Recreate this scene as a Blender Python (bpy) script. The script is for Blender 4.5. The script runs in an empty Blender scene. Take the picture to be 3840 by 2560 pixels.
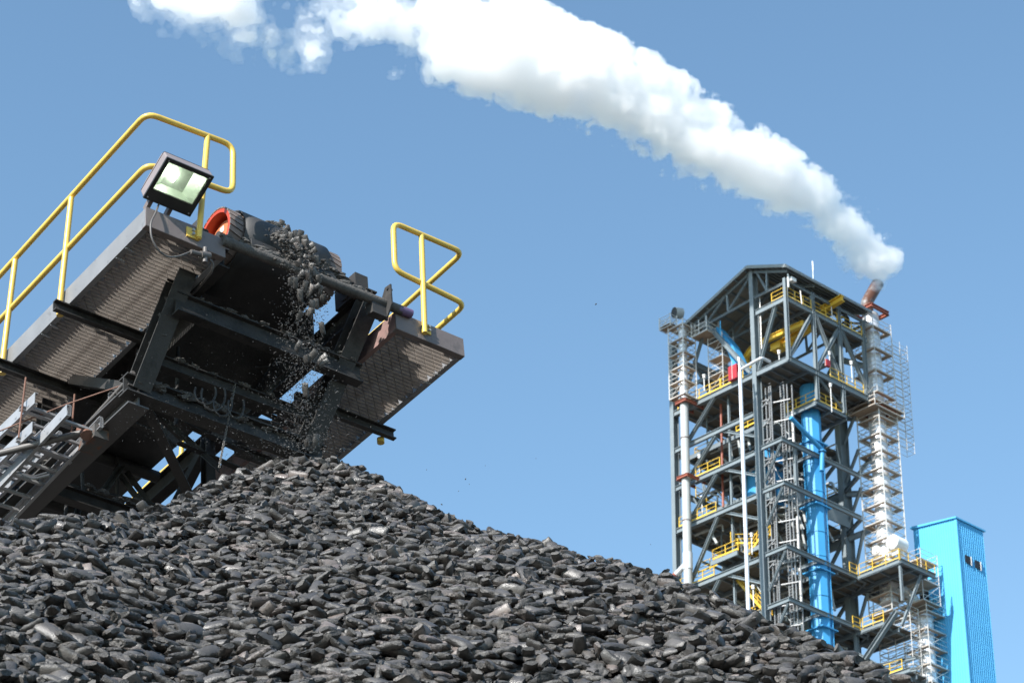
import bpy, math, random
import numpy as np
from math import radians, sin, cos, tan, pi, atan2, hypot, sqrt
from mathutils import Vector, Matrix, noise as mnoise
random.seed(7); rng = np.random.default_rng(7)
sc = bpy.context.scene
COL = sc.collection

# ------------------------------------------------------------------ camera, sky, sun, exposure
LENS_PX = 9066.7                       # focal length in pixels of the 3840-wide photograph (85 mm)
PITCH, ROLL = radians(30.2), radians(1.08)
EYE = Vector((0, 0, 1.7))
FW = Vector((0, cos(PITCH), sin(PITCH))); UP0 = Vector((0, -sin(PITCH), cos(PITCH)))
CX = cos(ROLL)*Vector((1, 0, 0)) + sin(ROLL)*UP0
CY = cos(ROLL)*UP0 - sin(ROLL)*Vector((1, 0, 0))
cam_d = bpy.data.cameras.new("camera"); cam = bpy.data.objects.new("camera", cam_d); COL.objects.link(cam)
cam_d.sensor_width = 36; cam_d.lens = LENS_PX/3840*36
cam_d.clip_start = 0.1; cam_d.clip_end = 6000
cam.matrix_world = Matrix(((CX.x, CY.x, -FW.x, EYE.x), (CX.y, CY.y, -FW.y, EYE.y), (CX.z, CY.z, -FW.z, EYE.z), (0, 0, 0, 1)))
cam_d.dof.use_dof = True; cam_d.dof.focus_distance = 18.0; cam_d.dof.aperture_fstop = 8.0
sc.camera = cam

SUN_EL, SUN_AZ = radians(37), radians(39)          # height, and angle to the left of straight behind the camera
sun_dir = Vector((-sin(SUN_AZ)*cos(SUN_EL), -cos(SUN_AZ)*cos(SUN_EL), sin(SUN_EL)))
world = bpy.data.worlds.new("World"); sc.world = world; world.use_nodes = True
wn = world.node_tree; bg = wn.nodes["Background"]
sky = wn.nodes.new("ShaderNodeTexSky"); sky.sky_type = 'NISHITA'; sky.sun_disc = False
sky.sun_elevation = SUN_EL; sky.sun_rotation = atan2(sun_dir.x, sun_dir.y)
sky.air_density = 1.0; sky.dust_density = 0.4; sky.ozone_density = 2.0; sky.altitude = 0
wb = wn.nodes.new("ShaderNodeMix"); wb.data_type = 'RGBA'; wb.blend_type = 'MULTIPLY'; wb.inputs[0].default_value = 1; wb.inputs[7].default_value = (.875, .99, .935, 1)   # white balance of the sky light
wn.links.new(sky.outputs[0], wb.inputs[6]); wn.links.new(wb.outputs[2], bg.inputs[0]); bg.inputs[1].default_value = 0.136
sl = bpy.data.lights.new("sun", 'SUN'); sl.energy = 4.6; sl.angle = radians(0.53); sl.color = (1.0, 0.965, 0.915)
so = bpy.data.objects.new("sun", sl); COL.objects.link(so)
so.rotation_euler = sun_dir.to_track_quat('Z', 'Y').to_euler(); so.location = (0, -20, 60)
vs = sc.view_settings; vs.view_transform = 'Standard'; vs.look = 'None'; vs.exposure = 0.9; vs.gamma = 1.0; vs.use_curve_mapping = False
sc.cycles.max_bounces = 80; sc.cycles.diffuse_bounces = 4; sc.cycles.glossy_bounces = 3; sc.cycles.volume_bounces = 80
sc.cycles.use_denoising = True
try: sc.cycles.denoiser = 'OPENIMAGEDENOISE'
except Exception: pass

def ray(px, py): return CX*((px-1920)/LENS_PX) + CY*((1280-py)/LENS_PX) + FW
def at(px, py, depth): return EYE + ray(px, py)*depth
def project(p):
    d = p-EYE; z = d.dot(FW); return 1920+LENS_PX*d.dot(CX)/z, 1280-LENS_PX*d.dot(CY)/z, z
def azd(a): return Vector((sin(radians(a)), cos(radians(a)), 0))

# ------------------------------------------------------------------ helpers
class Frame:
    def __init__(s, o, x, y, z): s.o, s.x, s.y, s.z = Vector(o), Vector(x), Vector(y), Vector(z)
    def w(s, p): return s.o + s.x*p[0] + s.y*p[1] + s.z*p[2]
    def hit(s, px, py, axis, val):            # local point where the sight line of a photo pixel meets a local plane
        n = (s.x, s.y, s.z)[axis]; r = ray(px, py); p0 = s.o + n*val
        p = EYE + r*((p0-EYE).dot(n)/r.dot(n)) - s.o
        return Vector((p.dot(s.x), p.dot(s.y), p.dot(s.z)))
    def mat(s, loc=(0, 0, 0)):
        o = s.w(loc)
        return Matrix(((s.x.x, s.y.x, s.z.x, o.x), (s.x.y, s.y.y, s.z.y, o.y), (s.x.z, s.y.z, s.z.z, o.z), (0, 0, 0, 1)))
WORLD = Frame((0, 0, 0), (1, 0, 0), (0, 1, 0), (0, 0, 1))

def tag(o, label=None, cat=None, group=None, kind=None):
    if label: o['label'] = label
    if cat: o['category'] = cat
    if group: o['group'] = group
    if kind: o['kind'] = kind
    return o
def empty(name, frame, loc, label, cat, group=None):
    o = bpy.data.objects.new(name, None); COL.objects.link(o); o.empty_display_size = .2
    o.matrix_world = frame.mat(loc); o['base'] = tuple(loc)
    return tag(o, label, cat, group)
def base_of(o):
    while o.parent is not None: o = o.parent
    return Vector(o['base']) if 'base' in o else Vector((0, 0, 0))

class MB:
    """collects shapes and links them as one mesh object"""
    def __init__(s): s.v = []; s.f = []
    def add(s, v, f):
        b = len(s.v); s.v += [tuple(p) for p in v]; s.f += [tuple(i+b for i in q) for q in f]; return s
    def box(s, a, b):
        x0, y0, z0 = a; x1, y1, z1 = b
        return s.add([(x0,y0,z0),(x1,y0,z0),(x1,y1,z0),(x0,y1,z0),(x0,y0,z1),(x1,y0,z1),(x1,y1,z1),(x0,y1,z1)],
                     [(0,3,2,1),(4,5,6,7),(0,1,5,4),(1,2,6,5),(2,3,7,6),(3,0,4,7)])
    @staticmethod
    def axes(p0, p1, up):
        d = (Vector(p1)-Vector(p0)); L = d.length; d.normalize(); up = Vector(up)
        if abs(d.dot(up.normalized())) > .98: up = Vector((1, 0, 0)) if abs(d.x) < .9 else Vector((0, 1, 0))
        a = d.cross(up).normalized(); b = a.cross(d).normalized(); return d, a, b, L
    def profile(s, p0, p1, pts, up=(0, 0, 1), caps=True):
        """extrudes a closed outline (side, up) from p0 to p1"""
        d, a, b, L = s.axes(p0, p1, up); p0 = Vector(p0); p1 = Vector(p1); n = len(pts)
        v = [p0+a*x+b*y for x, y in pts]+[p1+a*x+b*y for x, y in pts]
        f = [(i, (i+1) % n, n+(i+1) % n, n+i) for i in range(n)]
        if caps: f += [tuple(reversed(range(n))), tuple(range(n, 2*n))]
        return s.add(v, f)
    def bar(s, p0, p1, w, h, up=(0, 0, 1)):
        return s.profile(p0, p1, [(-w/2,-h/2),(w/2,-h/2),(w/2,h/2),(-w/2,h/2)], up)
    def ibeam(s, p0, p1, w, h, t=.03, up=(0, 0, 1)):
        a, b = w/2, h/2; k = t/2
        return s.profile(p0, p1, [(-a,-b),(a,-b),(a,-b+t),(k,-b+t),(k,b-t),(a,b-t),(a,b),(-a,b),(-a,b-t),(-k,b-t),(-k,-b+t),(-a,-b+t)], up)
    def channel(s, p0, p1, w, h, t=.02, up=(0, 0, 1), flip=1):
        a, b = w*flip, h/2
        return s.profile(p0, p1, [(0,-b),(a,-b),(a,-b+t),(t*flip,-b+t),(t*flip,b-t),(a,b-t),(a,b),(0,b)], up)
    def angle(s, p0, p1, w, h, t=.01, up=(0, 0, 1), flip=1):
        return s.profile(p0, p1, [(0,0),(w*flip,0),(w*flip,t),(t*flip,t),(t*flip,h),(0,h)], up)
    def tube(s, p0, p1, r, n=10, r1=None, caps=True):
        d, a, b, L = s.axes(p0, p1, (0, 0, 1)); p0 = Vector(p0); p1 = Vector(p1); r1 = r if r1 is None else r1
        c = [(cos(2*pi*i/n), sin(2*pi*i/n)) for i in range(n)]
        v = [p0+(a*x+b*y)*r for x, y in c]+[p1+(a*x+b*y)*r1 for x, y in c]
        f = [(i, (i+1) % n, n+(i+1) % n, n+i) for i in range(n)]
        if caps: f += [tuple(reversed(range(n))), tuple(range(n, 2*n))]
        return s.add(v, f)
    def path(s, pts, r, n=10, fillet=0.0, closed=False, steps=5):
        """round tube along a polyline with rounded corners"""
        pts = [Vector(p) for p in pts]; out = []
        for i, p in enumerate(pts):
            if fillet > 0 and (closed or 0 < i < len(pts)-1):
                a = pts[i-1]-p; b = pts[(i+1) % len(pts)]-p
                k = min(fillet, a.length*.45, b.length*.45); q0 = p+a.normalized()*k; q1 = p+b.normalized()*k
                for j in range(steps+1):
                    t = j/steps; out.append(q0*(1-t)**2+p*2*t*(1-t)+q1*t*t)
            else: out.append(p)
        m = len(out); rings = []; nrm = None
        for i, p in enumerate(out):
            if closed: d = out[(i+1) % m]-out[i-1]
            else: d = out[min(i+1, m-1)]-out[max(i-1, 0)]
            d.normalize()
            if nrm is None:
                nrm = d.cross(Vector((0.31, 0.17, .93))).normalized()
            nrm = (nrm-d*nrm.dot(d)).normalized(); bi = d.cross(nrm)
            rings.append([p+(nrm*cos(2*pi*j/n)+bi*sin(2*pi*j/n))*r for j in range(n)])
        v = [q for R in rings for q in R]; f = []
        for i in range(m if closed else m-1):
            i2 = (i+1) % m
            f += [(i*n+j, i*n+(j+1) % n, i2*n+(j+1) % n, i2*n+j) for j in range(n)]
        if not closed: f += [tuple(reversed(range(n))), tuple(range((m-1)*n, m*n))]
        return s.add(v, f)
    def lump(s, c, r, sq=(1, 1, .6), seed=0, n=7, rough=.35):
        v = []; f = []; m = n*2
        for i in range(n+1):
            th = pi*i/n
            for j in range(m):
                ph = 2*pi*j/m; q = Vector((sin(th)*cos(ph), sin(th)*sin(ph), cos(th)))
                k = 1+rough*mnoise.fractal(q*1.7+Vector((seed*3.1, seed, 0)), 1, 2, 3)
                v.append((c[0]+q.x*r*sq[0]*k, c[1]+q.y*r*sq[1]*k, c[2]+q.z*r*sq[2]*k))
        for i in range(n):
            f += [(i*m+j, i*m+(j+1) % m, (i+1)*m+(j+1) % m, (i+1)*m+j)[::-1] for j in range(m)]
        return s.add(v, f)
    def build(s, name, m, parent=None, frame=None, smooth=False, label=None, cat=None, group=None, kind=None, loc=None):
        me = bpy.data.meshes.new(name)
        b = base_of(parent) if parent is not None else Vector(loc or (0, 0, 0))
        me.from_pydata([(p[0]-b.x, p[1]-b.y, p[2]-b.z) for p in s.v], [], s.f); me.update()
        o = bpy.data.objects.new(name, me); COL.objects.link(o); me.materials.append(m)
        if smooth:
            me.shade_smooth(); me.set_sharp_from_angle(angle=radians(38))
        if parent is not None: o.parent = parent
        elif frame is not None: o.matrix_world = frame.mat(b)
        return tag(o, label, cat, group, kind)

def copy_obj(o, parent=None, loc=None):
    c = o.copy(); COL.objects.link(c)
    if parent is not None: c.parent = parent
    if loc is not None: c.location = loc
    return c

# ------------------------------------------------------------------ materials (all procedural)
def mat(name, col, rough=.55, metal=0.0, var=.18, scale=3.0, spot=None, bump=0.0, bscale=40.0, spec=.5, rand=0.0):
    m = bpy.data.materials.new(name); m.use_nodes = True; nt = m.node_tree; N = nt.nodes; Lk = nt.links
    p = N["Principled BSDF"]; p.inputs["Roughness"].default_value = rough; p.inputs["Metallic"].default_value = metal
    p.inputs["Specular IOR Level"].default_value = spec
    tc = N.new("ShaderNodeTexCoord"); nz = N.new("ShaderNodeTexNoise"); nz.inputs["Scale"].default_value = scale
    nz.inputs["Detail"].default_value = 6; nz.inputs["Roughness"].default_value = .62; Lk.new(tc.outputs["Object"], nz.inputs["Vector"])
    mx = N.new("ShaderNodeMix"); mx.data_type = 'RGBA'
    mx.inputs[6].default_value = (*[c*(1-var) for c in col], 1); mx.inputs[7].default_value = (*[min(1, c*(1+var)) for c in col], 1)
    rp = N.new("ShaderNodeMapRange"); rp.inputs[1].default_value = .3; rp.inputs[2].default_value = .7
    Lk.new(nz.outputs[0], rp.inputs[0]); Lk.new(rp.outputs[0], mx.inputs[0]); out = mx.outputs[2]
    if spot:
        scol, sscale, lo, hi = spot
        n2 = N.new("ShaderNodeTexNoise"); n2.inputs["Scale"].default_value = sscale; n2.inputs["Detail"].default_value = 8; n2.inputs["Roughness"].default_value = .7
        Lk.new(tc.outputs["Object"], n2.inputs["Vector"]); r2 = N.new("ShaderNodeMapRange"); r2.inputs[1].default_value = lo; r2.inputs[2].default_value = hi
        Lk.new(n2.outputs[0], r2.inputs[0]); m2 = N.new("ShaderNodeMix"); m2.data_type = 'RGBA'; m2.inputs[7].default_value = (*scol, 1)
        Lk.new(r2.outputs[0], m2.inputs[0]); Lk.new(out, m2.inputs[6]); out = m2.outputs[2]
    if rand > 0:
        oi = N.new("ShaderNodeObjectInfo"); r3 = N.new("ShaderNodeMapRange"); r3.inputs[3].default_value = 1-rand; r3.inputs[4].default_value = 1+rand
        Lk.new(oi.outputs["Random"], r3.inputs[0]); hs = N.new("ShaderNodeHueSaturation"); Lk.new(r3.outputs[0], hs.inputs["Value"]); Lk.new(out, hs.inputs["Color"]); out = hs.outputs[0]
    Lk.new(out, p.inputs["Base Color"])
    if bump > 0:
        nb = N.new("ShaderNodeTexNoise"); nb.inputs["Scale"].default_value = bscale; nb.inputs["Detail"].default_value = 5
        Lk.new(tc.outputs["Object"], nb.inputs["Vector"]); bp = N.new("ShaderNodeBump"); bp.inputs["Strength"].default_value = bump; bp.inputs["Distance"].default_value = .01
        Lk.new(nb.outputs[0], bp.inputs["Height"]); Lk.new(bp.outputs[0], p.inputs["Normal"])
    return m
RUST = (.14, .055, .025); DUST = (.062, .057, .053)
M_yellow = mat("yellow_paint", (.68, .46, .09), .36, var=.10, scale=2.5, spot=((.30, .16, .06), 5, .66, .80))
M_yellow_far = mat("yellow_paint_far", (.72, .46, .05), .45, var=.08, scale=.6)
M_plate = mat("brown_grey_paint", (.165, .135, .125), .42, var=.15, scale=3, spot=(DUST, 5, .55, .75))
M_stringer = mat("grey_paint", (.20, .20, .205), .40, var=.14, scale=2.5, spot=(DUST, 6, .58, .75))
M_pink = mat("faded_primer", (.24, .15, .135), .6, var=.14, scale=5, spot=(DUST, 9, .5, .7))
M_slat = mat("galvanised_slat", (.42, .375, .335), .5, metal=.25, var=.2, scale=7, spot=((.17, .14, .12), 3, .52, .72))
M_dark = mat("dusty_dark_steel", (.030, .028, .027), .62, var=.3, scale=3, spot=((.055, .05, .046), 5, .5, .7), bump=.15)
M_beam = mat("dusty_frame_steel", (.034, .031, .029), .6, var=.3, scale=2.5, bump=.3, spot=((.012, .011, .010), 5, .48, .62))
M_belt = mat("rubber_belt", (.035, .034, .034), .55, var=.25, scale=4, bump=.1)
M_lag = mat("lagging_rubber", (.16, .125, .11), .6, var=.25, scale=9)
M_red = mat("red_drum_paint", (.45, .05, .016), .4, var=.12, scale=4)
M_orange = mat("orange_hub_paint", (.55, .17, .07), .45, var=.12, scale=6)
M_fines = mat("caked_fines", (.085, .078, .072), .95, var=.35, scale=14, bump=.7, bscale=60)
M_purple = mat("purple_tube", (.13, .085, .17), .4, var=.2, scale=6)
M_chord = mat("chord_steel", (.075, .071, .069), .42, var=.25, scale=2, spot=(DUST, 4, .5, .7))
M_galv = mat("galvanised", (.36, .36, .37), .42, metal=.35, var=.12, scale=4)
M_cable = mat("black_cable", (.03, .028, .027), .5, var=.2, scale=10)
M_conduit = mat("conduit_grey", (.11, .10, .095), .5, var=.2, scale=5)
M_rope = mat("rusty_wire", (.16, .075, .05), .7, var=.25, scale=9)
M_rustdark = mat("rusting_steel", (.075, .07, .066), .6, var=.2, scale=6, spot=((.17, .065, .03), 7, .5, .62))
M_chain = mat("chain_steel", (.20, .185, .17), .45, metal=.5, var=.2, scale=9)
M_lamp = mat("lamp_housing", (.245, .205, .20), .38, var=.10, scale=4)
M_lampframe = mat("lamp_frame_black", (.018, .018, .017), .5, var=.2, scale=9)
M_white = mat("white_paint", (.80, .80, .79), .45, var=.05, scale=3)
M_sticker = mat("paper_sticker", (.62, .62, .58), .6, var=.06, scale=20)
M_ink = mat("black_print", (.02, .02, .02), .6, var=.1, scale=20)

def pane_material():
    m = bpy.data.materials.new("lamp_glass"); m.use_nodes = True; p = m.node_tree.nodes["Principled BSDF"]
    p.inputs["Base Color"].default_value = (.93, 1, .95, 1); p.inputs["Roughness"].default_value = .02; p.inputs["Transmission Weight"].default_value = 1.0
    p.inputs["IOR"].default_value = 1.45; return m
def emit_material(name, col, s):
    m = bpy.data.materials.new(name); m.use_nodes = True; p = m.node_tree.nodes["Principled BSDF"]
    p.inputs["Base Color"].default_value = (*col, 1); p.inputs["Emission Color"].default_value = (*col, 1); p.inputs["Emission Strength"].default_value = s; return m
M_glass = pane_material(); M_bulb = emit_material("lit_bulb", (.93, 1, .86), 16.0)
M_reflector = mat("reflector", (.72, .77, .69), .45, metal=.55, var=.06, scale=9)
# ------------------------------------------------------------------ the conveyor (local axes: x across to the right, y down the belt, z up from the belt)
INC = radians(9.3); cC = azd(51.5); cL = azd(-38.5)*cos(INC)+Vector((0, 0, -sin(INC))); cN = cC.cross(cL).normalized()
CV = Frame(at(548, 790, 20.0), cC, cL, cN)
conv = empty("conveyor", CV, (0, 0, 0), "dark steel belt conveyor tipping briquettes over its head drum onto the pile", "conveyor")
END = 7.0

def walkway(c0, c1, side, lend):
    wo = MB()
    outer, inner = (c0, c1) if side < 0 else (c1, c0)
    wo.channel((outer, 0.012, -.062), (outer, lend, -.062), .05, .195, .012, flip=(1 if side > 0 else 1)) if side < 0 else wo.channel((outer, 0.012, -.062), (outer, lend, -.062), -.05, .195, .012)
    w = wo.build("walkway", M_stringer, conv)
    MB().channel((inner, 0.012, -.062), (inner, lend, -.062), .045*(1 if side > 0 else -1), .195, .012).build("inner_stringer", M_stringer if side < 0 else M_pink, w)
    fp = MB(); fp.profile((c0-.004, 0, -.062), (c1+.004, 0, -.062), [(-.055,-.1),(.002,-.1),(.006,-.096),(.006,.1),(-.006,.1),(-.006,-.088),(-.055,-.088)])
    fp.build("front_plate", M_plate, w)
    # grip-strut slats: each row is a strip cut by slanted slots
    rows = int((min(lend, 3.9)-.05)/.044); protos = []
    for k in range(5):
        mb = MB(); seg = .104; x = c0+.02-seg*(1-(k*.4) % 1); 
        while x < c1-.02:
            a = max(x, c0+.050); b = min(x+seg-.010, c1-.014)
            if b-a > .045:
                mb.add([(a,0,-.028),(b,0,-.028),(b-.036,0,.05),(a-.036,0,.05),(a,.012,-.028),(b,.012,-.028),(b-.036,.012,.05),(a-.036,.012,.05)],
                       [(0,1,5,4),(1,2,6,5),(2,3,7,6),(3,0,4,7),(0,3,2,1),(4,5,6,7)])
            x += seg
        me = bpy.data.meshes.new("slat"); me.from_pydata(mb.v, [], mb.f); me.materials.append(M_slat); protos.append(me)
    for i in range(rows):
        o = bpy.data.objects.new("slat", protos[i % 5]); COL.objects.link(o); o.parent = w
        o.location = (random.uniform(-.002, .002), .055+i*.044, -.112+random.uniform(-.001, .001)); o.rotation_euler = (radians(random.uniform(7, 11)), 0, 0)
    # slim clips under the stringer
    for l in (.33, .48, 1.55, 1.7, 2.55, 2.7):
        if l < lend: MB().bar((outer-side*.0+.01*(-side), l, -.165), (outer-side*.09, l+.01, -.168), .012, .012).build("clip", M_galv, w)
    return w
w_left = walkway(0.0, .77, -1, END); w_right = walkway(2.57, 3.325, 1, END)
tag(w_left, "grey walkway with sunlit slats on the left flank"); tag(w_right, "pinkish walkway in shade on the right flank")

# cross beams that carry the walkways
for c0, c1, ls in ((-.13, .98, (1.27, 2.24, 3.22, 4.2)), (2.35, 3.47, (1.27, 2.24, 3.22, 4.2))):
    for l in ls:
        b = MB(); b.channel((c0, l, -.215), (c1, l, -.215), .05, .105, .012); b.build("cross_beam", M_beam, conv)
st = MB().box((.0, 1.2675, -.25), (.28, 1.2695, -.20)).build("sticker", M_sticker, conv, label="white paper label strip with printed text")
for i in range(17):
    x = .02+i*.014; MB().box((x, 1.2660, -.232+.004*(i % 3)), (x+.010, 1.2671, -.217+.003*(i % 2))).build("print", M_ink, st)
# "06" chalk mark on the right beam end
def glyphs(txt, parent, origin, h, m, ax=(1, 0, 0), ay=(0, 0, 1), nrm=(0, -1, 0)):
    SEG = {'0': 'abcdef', '1': 'bc', '2': 'abged', '3': 'abgcd', '4': 'fgbc', '5': 'afgcd', '6': 'afgedc', '7': 'abc', '8': 'abcdefg', '9': 'abcdfg', 'W': 'fedcbg'}
    P = {'a': ((0, 2), (1, 2)), 'b': ((1, 1), (1, 2)), 'c': ((1, 0), (1, 1)), 'd': ((0, 0), (1, 0)), 'e': ((0, 0), (0, 1)), 'f': ((0, 1), (0, 2)), 'g': ((0, 1), (1, 1))}
    ax, ay, nrm = Vector(ax), Vector(ay), Vector(nrm); mb = MB()
    for i, ch in enumerate(txt):
        for sgm in SEG.get(ch, ''):
            (x0, y0), (x1, y1) = P[sgm]; k = h/2
            mb.bar(Vector(origin)+ax*((x0*.55+i*.95)*k)+ay*(y0*k)+nrm*.001, Vector(origin)+ax*((x1*.55+i*.95)*k)+ay*(y1*k)+nrm*.001, h*.10, h*.10, nrm)
    return mb.build("lettering", m, parent)
glyphs("06", conv, (3.30, 1.268, -.24), .035, M_sticker)
tg = MB().box((.80, .575, -.29), (.87, .58, -.23)).build("tag_plate", M_sticker, conv); glyphs("214", tg, (.81, .573, -.275), .028, M_ink)

# handrails
def handrail(parts, posts, label):
    hr = None
    for pts, fil in parts:
        mb = MB(); mb.path(pts, .0265, 12, fil)
        if hr is None: hr = mb.build("handrail", M_yellow, conv, smooth=True, label=label)
        else: mb.build("rail", M_yellow, hr, smooth=True)
    for a, b in posts: MB().tube(a, b, .026, 12).build("post", M_yellow, hr, smooth=True)
    return hr
h0 = handrail([([(-.01, END, .97), (-.01, 3, 1.0), (0, 0, 1.10), (.88, 0, 1.165), (.865, 0, .60), (.52, 0, .575), ], .11),
               ([(-.01, END, .44), (-.01, 3, .46), (0, -.02, .50), (.56, -.0, .578)], .10)],
              [((.49, -.035, -.10), (.615, -.0, 1.145))]+[((-.035, l+.10, -.10), (-.015, l, 1.06-.03*l)) for l in (1.22, 2.2, 3.2, 4.2, 5.2)], "yellow tube handrail along the left walkway")
h1 = handrail([([(3.43, END, .97), (3.43, 0, 1.10), (2.62, 0, 1.09), (2.60, 0, .52), (3.40, 0, .47), (3.40, END, .42)], .10)],
              [((2.86, -.035, -.11), (2.945, 0, 1.09))]+[((3.40, l, -.1), (3.43, l-.08, 1.05)) for l in (2.2, 3.3, 4.4, 5.5)], "yellow tube handrail around the right walkway end")
h2 = None
for pts in (((690, 1700), (585, 1790), (480, 1890), (300, 2060)), ((600, 1960), (420, 2130))):
    s_ = MB(); s_.path([CV.hit(x, y, 0, 3.15) for x, y in pts], .0265, 12)
    if h2 is None: h2 = s_.build("handrail", M_yellow, conv, smooth=True, label="yellow tube handrail glimpsed through the lower frame")
    else: s_.build("rail", M_yellow, h2, smooth=True)
for (xa, ya), (xb, yb) in (((684, 1640), (672, 1815)), ((508, 1865), (496, 2060))): MB().tube(CV.hit(xa, ya, 0, 3.15), CV.hit(xb, yb, 0, 3.15), .026, 12).build("post", M_yellow, h2, smooth=True)
for h, x, z in ((h0, .49, -.06), (h1, 2.87, -.04)):
    cl = MB(); cl.box((x-.105 if h is h0 else x+.0, -.022, z-.045), (x+.01 if h is h0 else x+.075, -.008, z+.055)); cl.box((x-.012, -.05, z-.05), (x+.012, -.012, z+.055)); cl.build("clamp", M_yellow, h)
    for dz in (-.01, .03):
        MB().tube((x-.05 if h is h0 else x+.05, -.045, z+dz), (x-.05 if h is h0 else x+.05, -.02, z+dz), .013, 8).build("bolt", M_galv, h)
for l in (1.32, 2.30): MB().tube((-.035, l, -.17), (-.03, l, -.235), .032, 10).build("post_foot", M_yellow, h0, smooth=True)
MB().tube((3.36, 1.32, -.25), (3.36, 1.32, -.30), .036, 10).build("post_foot", M_yellow, h1, smooth=True)
MB().bar((.0, 3.0, .33), (.55, 3.0, .33), .05, .05).build("gate_bar", M_yellow, h0)

# head drum, belt and scraper
PA, PB, PR = .42, .47, .25                    # drum axis (y, z) and radius
dr = MB(); ns = 40
for x0, x1, r in ((.95, 2.12, PR),):
    v = []; f = []
    prof = [(x0+.16, .03), (x0+.16, PR*.86), (x0, PR*.86), (x0, PR), (x1, PR), (x1, PR*.86), (x1-.16, PR*.86), (x1-.16, .03)]
    for x, rr in prof:
        v += [(x, PA+rr*cos(2*pi*j/ns), PB+rr*sin(2*pi*j/ns)) for j in range(ns)]
    for i in range(len(prof)-1): f += [(i*ns+j, i*ns+(j+1) % ns, (i+1)*ns+(j+1) % ns, (i+1)*ns+j) for j in range(ns)]
    dr.add(v, f)
drum = dr.build("drum", M_red, conv, smooth=True, label="head drum with red painted end and rubber lagging")
sh_ = MB(); sh_.tube((.955, PA, PB), (2.115, PA, PB), PR+.0012, 40, caps=False); sh_.build("lagging_sleeve", M_lag, drum, smooth=True)
MB().tube((1.035, PA, PB), (1.06, PA, PB), PR*.70, 28).build("hub_disc", M_orange, drum, smooth=True)
MB().box((1.03, PA-.03, PB+.07), (1.0335, PA+.03, PB+.13)).build("sticker", M_sticker, drum)
for sx in (0, 1):
    for k in range(28):                        # lagging blocks round both drum ends
        a0 = 2*pi*k/28; a1 = 2*pi*(k+.78)/28; x0, x1 = ((.945, 1.075) if sx == 0 else (2.0, 2.125)); q = MB(); r0, r1 = PR+.002, PR+.014
        sk = .13
        pts = []
        for xx, off in ((x0, 0), (x1, sk)):
            for aa in (a0+off, a1+off):
                for rr in (r0, r1): pts.append((xx, PA+rr*cos(aa), PB+rr*sin(aa)))
        q.add(pts, [(0,1,3,2),(4,6,7,5),(1,5,7,3),(0,2,6,4),(0,4,5,1),(2,3,7,6)]); q.build("lagging_block", M_lag, drum)
MB().tube((.98, PA, PB), (2.5, PA, PB), .05, 14).build("shaft", M_dark, conv, smooth=True)
bl = MB(); x0, x1, t = 1.09, 1.985, .016; R = PR+.02
sec = [(END, PB+R-.02), (2.2, PB+R-.01)]+[(PA-R*sin(a), PB+R*cos(a)) for a in np.linspace(0, pi*1.06, 26)]+[(1.2, .10), (2.0, -.03), (END, -.06)]
v = []; f = []; m_ = len(sec)
for i, (l, n_) in enumerate(sec):
    if i < 2: up = .12 if i == 0 else .06
    else: up = 0
    v += [(x0, l, n_+up), (x0+.2, l, n_), (x1-.2, l, n_), (x1, l, n_+up)]
for i in range(m_-1): f += [(i*4+j, i*4+j+1, i*4+j+5, i*4+j+4) for j in range(3)]
belt = bl.add(v, f).build("belt", M_belt, conv, smooth=True); belt.data.materials[0] = M_belt
sm = belt.modifiers.new("thick", 'SOLIDIFY'); sm.thickness = t
for k in range(3): MB().path([(x0+.045+.055*k, PA-(R+.001)*sin(a), PB+(R+.001)*cos(a)) for a in np.linspace(0, pi*.9, 20)], .004, 6).build("belt_ridge", M_lag, belt)
sb = MB(); sb.tube((.74, -.02, .0), (2.62, -.03, .045), .045, 14); scr = sb.build("scraper_bar", M_fines, conv, smooth=True)
sbl = MB()
for i in range(7):
    a = 1.06+i*.125; sbl.box((a, .012, .03), (a+.115, .03, .20))
sbl.build("scraper_blade", M_dark, scr)
cr = MB()
for i in range(90):
    x = random.uniform(.8, 2.25); cr.lump((x, random.uniform(-.03, .03), .045+random.uniform(-.01, .05)), random.uniform(.02, .055), (1.5, .8, .7), i, 5, .6)
cr.build("caked_fines", M_fines, scr, kind="stuff")
cb = MB()
for i in range(26): cb.lump((random.uniform(1.78, 2.1), random.uniform(.02, .1), .20+random.uniform(-.03, .04)), random.uniform(.02, .05), (1.4, 1, .7), i+200, 5, .6)
cb.build("caked_fines", M_fines, scr, kind="stuff")
bk = MB(); bk.profile((2.43, -.03, .04), (2.445, -.03, .04), [(-.10,-.13),(.02,-.16),(.10,-.06),(.10,.16),(.02,.17),(-.10,-.02)]); bk.profile((2.28, -.0, -.03), (2.45, -.0, -.03), [(-.05,-.07),(.05,-.09),(.05,.05),(-.05,.05)])
bk.build("bracket", M_dark, scr)
for y, z in ((-.09, .17), (-.0, -.10), (.05, .08)): MB().tube((2.42, y, z), (2.475, y, z), .014, 8).build("bolt", M_dark, scr)
MB().tube((2.44, -.03, .04), (2.72, -.035, .045), .042, 14).build("purple_tube", M_purple, scr, smooth=True)
MB().tube((.20, .06, .06), (.50, .055, .062), .034, 12).build("purple_tube", M_purple, conv, smooth=True)
MB().tube((.06, .07, .055), (.22, .065, .06), .024, 12).build("inner_tube", M_conduit, conv, smooth=True)

for x in (1.02, 2.06):                        # unseen boards beside the belt, added to throw shade on the right walkway
    MB().add([(x, .60, .60), (x+.012, .60, .60), (x+.012, END, .55), (x, END, .55), (x, .80, .95), (x+.012, .80, .95), (x+.012, END, 1.12), (x, END, 1.12)], [(0,3,2,1),(4,5,6,7),(0,1,5,4),(1,2,6,5),(2,3,7,6),(3,0,4,7)]).build("shade_board", M_dark, conv)
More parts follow.
